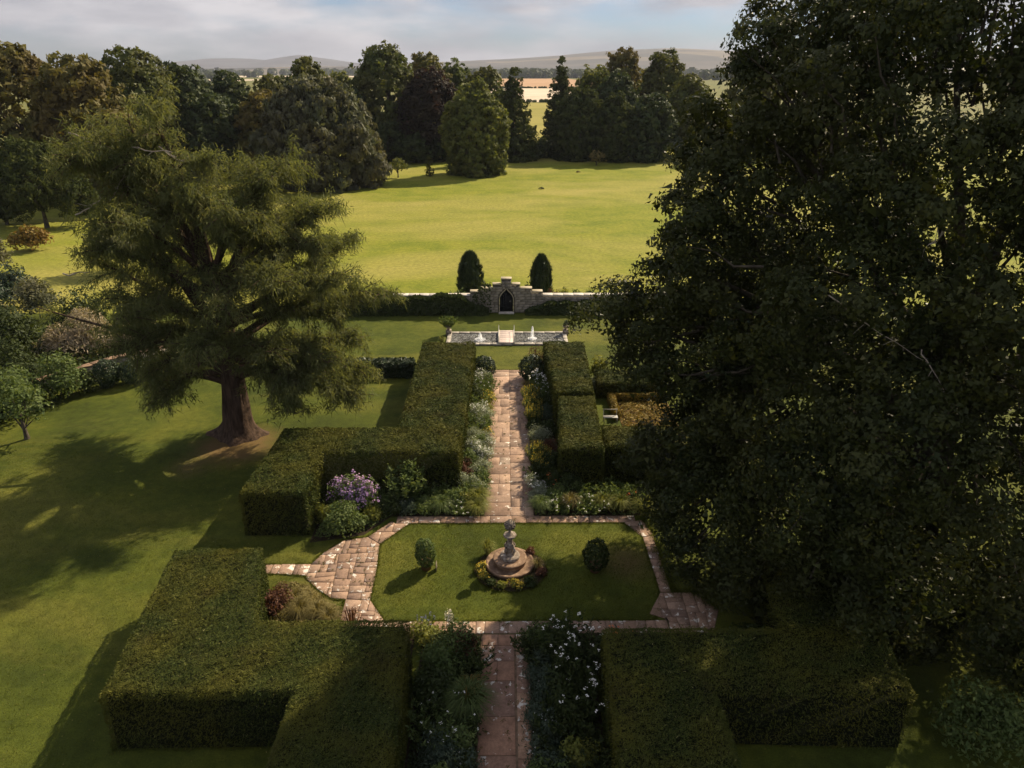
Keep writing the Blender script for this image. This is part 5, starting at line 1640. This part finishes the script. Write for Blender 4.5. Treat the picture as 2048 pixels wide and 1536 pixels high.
def ivy(name, label, x0, x1, y, hfun, depth, mat, n, seed, L=.16):
    rng = np.random.default_rng(seed)
    a = Acc()
    x = rng.uniform(x0, x1, n)
    z = rng.random(n) * hfun(x)
    bul = depth * (.35 + .65 * (1 - z / np.maximum(hfun(x), .1))) * (1 + .35 * wav(np.column_stack([x, z]), .9, seed))
    yy = y - bul * rng.uniform(.6, 1.0, n)
    top = rng.random(n) < .25
    z[top] = hfun(x[top]) * rng.uniform(.94, 1.05, top.sum())
    yy[top] = y - bul[top] * rng.random(top.sum()) + .25 * (rng.random(top.sum()) < .5)
    N = unit(np.column_stack([rng.normal(size=n) * .5, -np.ones(n), .5 + rng.normal(size=n) * .5]))
    s = rng.uniform(.6, 1.4, n)
    leaf_acc(a, np.column_stack([x - (x0 + x1) / 2, yy - y, np.maximum(z, .04)]), N, L * s, L * .75 * s, droop=.5, quad=True, rng=rng)
    return tag(link(name, a.mesh(name), mat, loc=((x0 + x1) / 2, y, 0)), label, 'climber')


ivy('ivy', 'dense dark ivy bank covering the wall left of the gate', -12, -1.55, 58.1, lambda x: np.interp(x, [-12, -7, -5, -4, -3.2, -2.2, -1.5], [1.45, 1.5, 1.75, 1.7, 1.0, .7, .3]) + .1 * np.sin(x * 3.1), .55, M['p_dark'], 9000, 71)
ivy('climbing_shrub', 'leafy dark climber low on the wall right of the gate', 1.6, 8.6, 58.1, lambda x: np.interp(x, [1.6, 2.6, 4, 5.5, 8.6], [.25, .7, 1.1, 1.0, 1.2]) + .08 * np.sin(x * 4), .5, M['p_dark'], 6000, 72)
ivy('climbing_shrub', 'dark shrubs along the wall foot behind the larch branches', -17, -12.05, 58.1, lambda x: 1.2 + .2 * np.sin(x * 2.2), .7, M['p_dark'], 3500, 73)
ivy('trailing_creeper', 'small creeper spilling over the stepped wall left of gate', -2.9, -1.3, 58.15, lambda x: np.interp(x, [-2.9, -2.2, -1.3], [1.4, 2.2, 2.6]) , .10, M['p_dark'], 260, 74)


def column_yew(label, x, y, r, h, seed):
    rng = np.random.default_rng(seed)
    n = 6500
    a = Acc()
    t = rng.random(n) ** .85
    az = rng.uniform(0, 6.28, n)
    prof = r * np.interp(t, [0, .25, .6, .82, .94, 1.0], [1, 1, .9, .68, .42, .15])
    k = 1 + .09 * np.sin(az * 5 + t * 3) + .07 * np.sin(az * 11 - t * 5) + .17 * wav(np.column_stack([az, t * 4]), 1.0, seed)
    P = np.column_stack([prof * k * np.cos(az), prof * k * np.sin(az), t * h])
    P[:, :2] *= rng.uniform(.8, 1.03, (n, 1))
    d = np.column_stack([np.cos(az), np.sin(az), np.zeros(n)])
    U = unit(d * .3 + np.array([0, 0, 1.]) + rng.normal(size=(n, 3)) * .32)
    N = unit(d + rng.normal(size=(n, 3)) * .4)
    N = unit(N - U * np.sum(N * U, 1, keepdims=True))
    leaf_acc(a, P, N, rng.uniform(.2, .62, n), .1, U=U, rng=rng)
    root = empty('irish_yew', (x, y, 0))
    link('crown', a.mesh('crown'), M['yew_dark'], root)
    b = Acc()
    tube(b, [(0, 0, 0), (0, 0, h * .3), (.05, 0, h * .7), (0, 0, h * .88)], [.22, .18, .12, .05], 7)
    link('trunk', b.mesh('trunk'), M['bark2'], root)
    tag(root, label, 'tree')


column_yew('left of the two dark columnar yews behind the gateway, slightly taller', -3.35, 64, 1.15, 3.95, 81)
column_yew('right of the two dark columnar yews behind the gateway', 3.15, 64, .95, 3.65, 82)
for k, (x, y, r, h, lf, lab) in enumerate([(4.0, 60.2, .7, 1.75, 'p_rust', 'reddish bush at the foot of the right columnar yew, behind wall'), (5.0, 60, .5, 1.95, 'p_lime', 'bright leafy plant behind the wall right of the reddish bush'),
                                           (6.0, 60, .4, 1.8, 'p_green', 'small spiky plant above the right wall coping'), (7.3, 60.2, .45, 1.75, 'p_green', 'second spiky plant above right wall coping, nearer the oak'),
                                           (-2.0, 60, .7, 2.2, 'p_dark', 'dark bush peeping over the stepped wall left of the gate'), (1.7, 60, .6, 2.25, 'p_dark', 'dark bush peeping over the stepped wall right of the gate'),
                                           (-4.2, 59.6, .8, 2.0, 'p_green', 'leafy bush at the foot of the left columnar yew')]):
    plant('wall_top_plant', lab, (x, y), r, h, lf, kind='upright', n=420, L=.24, W=.1, seed=450 + k, group='plants behind the gate wall')

# ================================================================== pool
def pool():
    x0, x1, y0, y1 = -4.3, 4.35, 50.75, 53.0
    m, n, l = newmat('rippled_water')
    out = n.new('ShaderNodeOutputMaterial')
    p = n.new('ShaderNodeBsdfPrincipled')
    p.inputs['Base Color'].default_value = (0.10, 0.10, 0.09, 1)
    p.inputs['Roughness'].default_value = 0.1
    p.inputs['IOR'].default_value = 1.33
    P = pos(n)
    w1 = noise(n, l, 3.4, 5, .65, vec=P, dist=1.6)
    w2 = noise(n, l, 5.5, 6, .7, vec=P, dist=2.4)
    fr = ramp(n, [(0.46, (0.05, 0.05, 0.042)), (0.60, (0.55, 0.55, 0.53))])  # sun glitter painted into the water's base colour as pale ripples
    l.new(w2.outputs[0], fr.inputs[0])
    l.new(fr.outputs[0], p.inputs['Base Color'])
    b = n.new('ShaderNodeBump')
    b.inputs['Strength'].default_value = 1.0
    b.inputs['Distance'].default_value = 0.5
    l.new(w1.outputs[0], b.inputs['Height'])
    l.new(b.outputs[0], p.inputs['Normal'])
    l.new(p.outputs[0], out.inputs[0])
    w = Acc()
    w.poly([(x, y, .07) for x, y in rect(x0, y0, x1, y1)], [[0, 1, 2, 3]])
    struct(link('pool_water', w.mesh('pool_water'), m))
    rim = empty('pool_rim', ((x0 + x1) / 2, (y0 + y1) / 2, 0))
    rng = np.random.default_rng(61)
    cxx, cyy = (x0 + x1) / 2, (y0 + y1) / 2
    for yy in (y0 - .14, y1 + .14):
        k = 11
        for s in range(k):
            c = Acc()
            ln = (x1 - x0 + .6) / k
            box_acc(c, (0, 0, 0), (ln - .015, .30, .14), 0, .02)
            link('rim_stone', c.mesh('rim_stone'), M['rim'], rim, loc=(x0 - .3 + ln * (s + .5) - cxx, yy - cyy, .074 + rng.uniform(-.004, .004)))
    for xx in (x0 - .15, x1 + .15):
        for s in range(3):
            c = Acc()
            ln = (y1 - y0) / 3
            box_acc(c, (0, 0, 0), (.30, ln - .015, .14), 0, .02)
            link('rim_stone', c.mesh('rim_stone'), M['rim'], rim, loc=(xx - cxx, y0 + ln * (s + .5) - cyy, .074))
    tag(rim, 'pale stone rim round the long rectangular pool', 'pool rim')
    # footbridge
    br = empty('footbridge', (-.03, cyy, 0))
    k = 6
    for s in range(k):
        c = Acc()
        ln = (y1 - y0 + .5) / k
        box_acc(c, (0, 0, 0), (1.06, ln - .012, .1), 0, .015)
        link('deck_slab', c.mesh('deck_slab'), M['pinkstone'], br, loc=(0, -(y1 - y0 + .5) / 2 + ln * (s + .5), .2 + rng.uniform(-.003, .003)))
    for sx in (-1, 1):
        c = Acc()
        box_acc(c, (sx * .58, 0, .22), (.08, y1 - y0 + .5, .16), 0, .015)
        link('kerb', c.mesh('kerb'), M['coping'], br)
        for yy in (-1.3, 1.3):
            c = Acc()
            tube(c, [(sx * .6, yy, .0), (sx * .6, yy, .45), (sx * .6, yy, .72)], [.035, .03, .025], 7)
            link('post', c.mesh('post'), M['metal'], br)
        c = Acc()
        tube(c, [(sx * .6, -1.3, .66), (sx * .6, 0, .6), (sx * .6, 1.3, .66)], .014, 6)
        link('hand_rope', c.mesh('hand_rope'), M['metal'], br)
    tag(br, 'pale pink stone footbridge across the middle of the pool', 'bridge')
    # jets
    mw = foliage('fountain_spray', [(.8, .82, .84), (.9, .9, .9)], None, 1, .5, .3, .5, tcol=(1, 1, 1))
    for (lab, x, y, h, wd, sd2) in [('tall white jet of water right of the footbridge', 1.96, 51.8, 1.0, .16, 1), ('short white jet of water left of the footbridge', -2.05, 51.6, .55, .2, 2)]:
        g = np.random.default_rng(sd2)
        a = Acc()
        nn = 1500
        t = g.random(nn)
        up = g.random(nn) < .45
        z = np.where(up, t * h, h * (1 - t ** 2))
        rr = np.where(up, .02 + .02 * g.random(nn), wd * t * g.uniform(.6, 1.1, nn))
        az = g.uniform(0, 6.28, nn)
        Pp = np.column_stack([rr * np.cos(az), rr * np.sin(az), z])
        leaf_acc(a, Pp, rdir(nn, g), .045, .02, U=unit(np.column_stack([g.normal(size=(nn, 2)) * .2, np.ones(nn)])), quad=True, rng=g)
        # foam where it falls
        k = 500
        az = g.uniform(0, 6.28, k)
        rr = wd * 2.2 * np.sqrt(g.random(k))
        leaf_acc(a, np.column_stack([rr * np.cos(az), rr * np.sin(az), .015 + .02 * g.random(k)]), unit(np.array([0, 0, 1.]) + g.normal(size=(k, 3)) * .3), .06, .04, quad=True, rng=g)
        tag(link('water_jet', a.mesh('water_jet'), mw, loc=(x, y, .07)), lab, 'fountain jet')
    # end pedestals
    for (lab, x, y) in [('stone urn on a pedestal at the left end of the pool', -4.55, 52.9), ('stone pot on a pedestal at the right end of the pool', 4.6, 52.9)]:
        r = empty('urn', (x, y, 0))
        c = Acc()
        box_acc(c, (0, 0, .22), (.42, .42, .44), 0, .03)
        link('pedestal', c.mesh('pedestal'), M['monument'], r)
        c = Acc()
        lathe(c, [(0.0, .43), (.14, .43), (.08, .5), (.12, .56), (.22, .66), (.25, .72), (.2, .72), (.0, .68)], 16)
        link('bowl', c.mesh('bowl'), M['monument'], r)
        tag(r, lab, 'urn')
    plant('potted_plant', 'leafy plant spilling from the urn left of the pool', (-4.55, 52.9, .66), .55, .85, 'p_green', kind='upright', n=600, L=.24, W=.08, seed=470, spread=1.3)
    plant('potted_plant', 'small dark clipped cone in the right-hand pool pot', (4.6, 52.9, .66), .22, .5, 'yew_dark', n=420, L=.09, W=.04, seed=471)
    plant('potted_plant', 'low grassy tuft beside the left pool pedestal', (-4.95, 51.2), .4, .5, 'p_lime', kind='grass', n=160, W=.03, seed=472)


pool()

# ================================================================== sundial monument
def monument():
    cx, cyy = .1, 24.45
    root = empty('stone_monument', (cx, cyy, 0))
    parts = [('outer_step', [(0, 0), (1.02, 0), (1.02, .12), (1.0, .15), (.92, .15), (.9, .13), (0, .13)], 40, 'brownstone'),
             ('middle_step', [(0, .12), (.66, .12), (.68, .18), (.68, .3), (.71, .33), (.7, .37), (.64, .38), (0, .38)], 36, 'brownstone'),
             ('upper_step', [(0, .37), (.40, .37), (.41, .42), (.41, .5), (.38, .53), (0, .53)], 32, 'monument'),
             ('pedestal', [(0, .52), (.21, .52), (.21, .6), (.17, .64), (.15, .72), (.15, .84), (.19, .88), (.2, .94), (.15, 1.02), (.12, 1.12), (.11, 1.28), (.14, 1.34), (.16, 1.4), (0, 1.4)], 8, 'monument'),
             ('capital', [(0, 1.395), (.17, 1.395), (.27, 1.44), (.28, 1.5), (.23, 1.52), (.17, 1.53), (.15, 1.58), (.09, 1.6), (.06, 1.66), (.045, 1.78), (0, 1.78)], 8, 'monument')]
    for nm, pr, sides, mt in parts:
        a = Acc()
        lathe(a, pr, sides)
        link(nm, a.mesh(nm), M[mt], root)
    # scroll brackets on the pedestal
    for k in range(4):
        az = k * PI / 2 + PI / 4
        a = Acc()
        t = np.linspace(0, 1, 9)
        rr = .17 + .1 * np.sin(t * PI) ** 2
        tube(a, np.column_stack([rr * math.cos(az), rr * math.sin(az), .58 + .5 * t]), .035 + .02 * np.sin(t * PI), 6)
        link('scroll', a.mesh('scroll'), M['monument'], root)
    # carved ball: dense blossoms cut round a stone core
    a = Acc()
    lathe(a, [(0.001, 1.76), (.1, 1.79), (.17, 1.86), (.2, 1.96), (.18, 2.06), (.11, 2.15), (.001, 2.18)], 16)
    g = np.random.default_rng(9)
    for k in range(70):
        d = rdir(1, g)[0]
        c = np.array([0, 0, 1.97]) + d * .205
        nb = rdir(3, g)
        ref = np.cross(d, nb[0])
        ref /= np.linalg.norm(ref)
        sd3 = np.cross(d, ref)
        an = np.linspace(0, 2 * PI, 6, endpoint=False)
        ring = c + (np.cos(an)[:, None] * ref + np.sin(an)[:, None] * sd3) * .036
        tip = c + d * .045
        V = np.vstack([ring - d * .02, (ring - c) * .7 + c + d * .03, tip[None]])
        F4 = [(i, (i + 1) % 6, 6 + (i + 1) % 6, 6 + i) for i in range(6)]
        a.add(V, F4)
        a.add(V, [(6 + i, 6 + (i + 1) % 6, 12) for i in range(6)])
    link('carved_ball', a.mesh('carved_ball'), M['bronze'], root)
    tag(root, 'carved stone monument topped by a knobbed ball on round steps', 'monument')


monument()
an = np.linspace(0, 2 * PI, 32, endpoint=False)
sheet('flower_bed', [(.12 + 1.5 * math.cos(t), 24.1 + 1.42 * math.sin(t)) for t in an], .008, M['soil'])
for k, (kd, x, y, r, h, lab) in enumerate([
    ('yellow', -1.12, 24.0, .3, .4, 'yellow flowers left of the round monument steps'), ('yellow', -1.0, 23.55, .26, .35, 'small yellow clump at the lower left of the monument bed'),
    ('limegrass', -.85, 25.1, .5, .75, 'spiky yellow-green tuft behind left of the monument'), ('lime', -.25, 23.0, .3, .3, 'pale clump in the front of the monument bed'),
    ('yellow', .35, 23.0, .34, .32, 'yellow flowers in front of the monument'), ('dark', -.65, 23.2, .3, .3, 'dark clump between the two yellow ones by the monument'),
    ('dark', .9, 23.2, .35, .35, 'dark clump right front of the monument'), ('drygrass', 1.25, 24.2, .4, .45, 'dry grassy tuft right of the monument'), ('rust', 1.4, 23.8, .3, .35, 'brownish clump at the right rim of the monument bed'),
    ('rust', .95, 25.1, .3, .3, 'dark reddish clump behind right of the monument')]):
    nm, ph, kw = KIND[kd]
    kw = dict(kw)
    kw['n'] = int(kw['n'] * .55)
    kw['L'] = kw.get('L', .1) * .75
    if kd == 'yellow':
        kw['nf'] = 42
        kw['fs'] = .045
    plant(nm, lab, (x, y), r, h, seed=500 + k, group='plants round the stone monument', **kw)
# two tub shrubs on the sundial lawn
for (lab, x, y, r, h, lf, sd4) in [('leafy potted shrub on the lawn left of the monument, sunlit', -3.38, 24.2, .42, 1.35, 'p_green', 521), ('dark rounded tub shrub on the lawn right of the monument', 3.62, 24.0, .52, 1.35, 'p_dark', 522)]:
    t = empty('plant_tub', (x, y, 0))
    c = Acc()
    lathe(c, [(0, 0), (.2, 0), (.23, .3), (.26, .31), (.26, .36), (.22, .36), (.2, .33), (0, .33)], 14)
    link('tub', c.mesh('tub'), M['terracotta'], t)
    tag(t, 'terracotta tub under the %s' % ('sunlit left shrub' if x < 0 else 'dark right shrub'), 'tub')
    plant('tub_shrub', lab, (x, y, .12), r, h, lf, kind='ball', n=2400, L=.1, W=.06, seed=sd4, cat='shrub')
c = Acc()
box_acc(c, (0, 0, .18), (.025, .3, .36))
tag(link('marker_board', c.mesh('marker_board'), M['timber'], loc=(-2.95, 24.1, 0)), 'small upright board beside the left tub shrub', 'board')

# garden bench in the parterre
bn = empty('garden_bench', (6.05, 37.5, 0))
for k in range(3):
    c = Acc()
    box_acc(c, (0, -.12 + k * .12, .43), (.85, .08, .025), 0, .006)
    link('seat_slat', c.mesh('seat_slat'), M['paint'], bn)
c = Acc()
box_acc(c, (0, .22, .8), (.85, .025, .05), 0, .006)
link('backrest', c.mesh('backrest'), M['paint'], bn)
for sx in (-.38, .38):
    for sy, hh in ((-.16, .42), (.22, .8)):
        c = Acc()
        box_acc(c, (sx, sy, hh / 2), (.035, .035, hh))
        link('leg', c.mesh('leg'), M['paint'], bn)
tag(bn, 'small pale grey garden bench tucked behind the right hedge', 'bench')

# fallen leaves and daisies dotted over the lawns, and the blades of the near turf
g = np.random.default_rng(77)
a = Acc()
k = 900
P = np.column_stack([g.uniform(-24, 9, k), g.uniform(14, 34, k)])
leaf_acc(a, np.column_stack([P, np.full(k, .03)]), unit(np.array([0, 0, 1.]) + g.normal(size=(k, 3)) * .3), .05, .04, quad=True, rng=g)
tag(link('fallen_leaves', a.mesh('fallen_leaves'), M['p_straw']), 'scattered pale fallen leaves on the garden lawn', 'leaves', kind='stuff')
a = Acc()
for (pl, dens) in [([(-5.35, 22.2), (-4.6, 21.1), (5.6, 21.1), (5.98, 22.5), (5.98, 26.2), (5.3, 27.35), (-4.5, 27.35), (-5.55, 25.8)], 620), ([(-26, 13), (-12.2, 13), (-13, 22.5), (-13, 27), (-12, 33), (-30, 36), (-30, 20)], 240), ([(-13, 22.8), (-8.6, 22.8), (-8.4, 26.3), (-13, 26.3)], 500), ([(-6, 45.4), (6, 45.4), (8, 50.4), (-12, 50.4)], 60)]:
    xs, ys = [p[0] for p in pl], [p[1] for p in pl]
    k = int((max(xs) - min(xs)) * (max(ys) - min(ys)) * dens)
    P = np.column_stack([g.uniform(min(xs), max(xs), k), g.uniform(min(ys), max(ys), k)])
    P = P[inpoly(P, pl)]
    n_ = len(P)
    U = unit(np.column_stack([g.normal(size=(n_, 2)) * .6, np.ones(n_)]))
    N = unit(np.cross(U, rdir(n_, g)))
    Lb = g.uniform(.035, .075, n_) * (1 + .35 * wav(P, 1.3, 12))
    leaf_acc(a, np.column_stack([P, Lb * .45]), N, Lb, .014, U=U, rng=g)
def fringe(line, dens, w, hmax, closed=False):
    line = [np.array(p, float) for p in line]
    if closed:
        line = line + [line[0]]
    for p, q in zip(line[:-1], line[1:]):
        ln = np.linalg.norm(q - p)
        k = int(ln * dens)
        e = (q - p) / ln
        nn = np.array([-e[1], e[0]])
        t = g.random(k) * ln
        P_ = p + e * t[:, None]
        off = g.normal(size=k) * w * (.55 + .45 * np.clip(1 + wav(P_, .7, 21), 0, 2)) + w * .8 * wav(P_, 1.1, 22)
        P_ = P_ + nn * off[:, None]
        U = unit(np.column_stack([g.normal(size=(k, 2)) * .9, np.ones(k)]))
        N = unit(np.cross(U, rdir(k, g)))
        Lb = g.uniform(.4, 1, k) * hmax
        leaf_acc(a, np.column_stack([P_, Lb * .4]), N, Lb, .022, U=U, rng=g)
fringe([(-5.37, 22.23), (-4.62, 21.07), (5.6, 21.07), (6.03, 22.6), (6.02, 24), (6.0, 26.28), (5.33, 27.4), (-4.5, 27.4), (-5.58, 25.86), (-5.43, 24)], 260, .045, .10, True)
ap = [(-10.2, 24.52), (-8.25, 24.52), (-7.9, 25.32), (-7.2, 26.18), (-6.2, 26.44), (-5.3, 27.62)]
ap2 = [(-10.2, 23.9), (-8.25, 23.72), (-7.6, 22.88), (-6.9, 22.33), (-6.37, 22.28), (-6.32, 20.5)]
for L2 in (ap, ap2):
    fringe(L2, 260, .05, .11)
fringe([(.12 + 1.5 * math.cos(t), 24.1 + 1.42 * math.sin(t)) for t in an], 200, .04, .08, True)
fringe([(6.2, 27.62), (6.52, 26.45), (6.5, 22.62), (7.4, 22.62), (8.1, 21.6)], 500, .12, .16)
fringe([(-1.1, 45.72), (1.3, 45.72)], 120, .05, .12)
fringe([(-12.0, 15.4), (-12.85, 22.7), (-9.3, 22.8)], 90, .07, .14)
for (x0, x1, y0, y1, k) in [(-1.0, 1.2, 28, 45.6, 900), (-.9, .7, 8, 20.3, 700), (-8.2, -5.4, 20.5, 26.3, 900), (-5, 6, 27.45, 27.95, 300), (-4.6, 6, 20.45, 21.0, 400)]:
    q = np.column_stack([g.uniform(x0, x1, k // 12), g.uniform(y0, y1, k // 12)])
    P_ = np.repeat(q, 12, 0) + g.normal(size=(len(q) * 12, 2)) * .035
    k = len(P_)
    U = unit(np.column_stack([g.normal(size=(k, 2)) * .9, np.ones(k)]))
    Lb = g.uniform(.03, .09, k)
    leaf_acc(a, np.column_stack([P_, .03 + Lb * .4]), unit(np.cross(U, rdir(k, g))), Lb, .02, U=U, rng=g)
M['blade'] = foliage('grass_blades', [(0.05, 0.066, 0.010), (0.078, 0.092, 0.013), (0.12, 0.122, 0.024)], None, 1, 0.35, 0.7, 0.08)
tag(link('grass', a.mesh('grass'), M['blade']), 'short mown grass blades of the near lawns', 'grass', kind='stuff')

# ================================================================== haze: one closed box of thin pale air
def haze():
    m, n, l = newmat('thin_air')
    out = n.new('ShaderNodeOutputMaterial')
    v = n.new('ShaderNodeVolumePrincipled')
    v.inputs['Color'].default_value = (0.62, 0.66, 0.78, 1)
    v.inputs['Density'].default_value = 0.00008
    v.inputs['Anisotropy'].default_value = 0.0
    l.new(v.outputs[0], out.inputs['Volume'])
    a = Acc()
    box_acc(a, (0, 5800, 199.5), (24800, 12600, 402))
    o = link('haze', a.mesh('haze'), m)
    o['kind'] = 'stuff'
    o['label'] = 'thin pale summer haze over the whole view'
    o['category'] = 'haze'


haze()
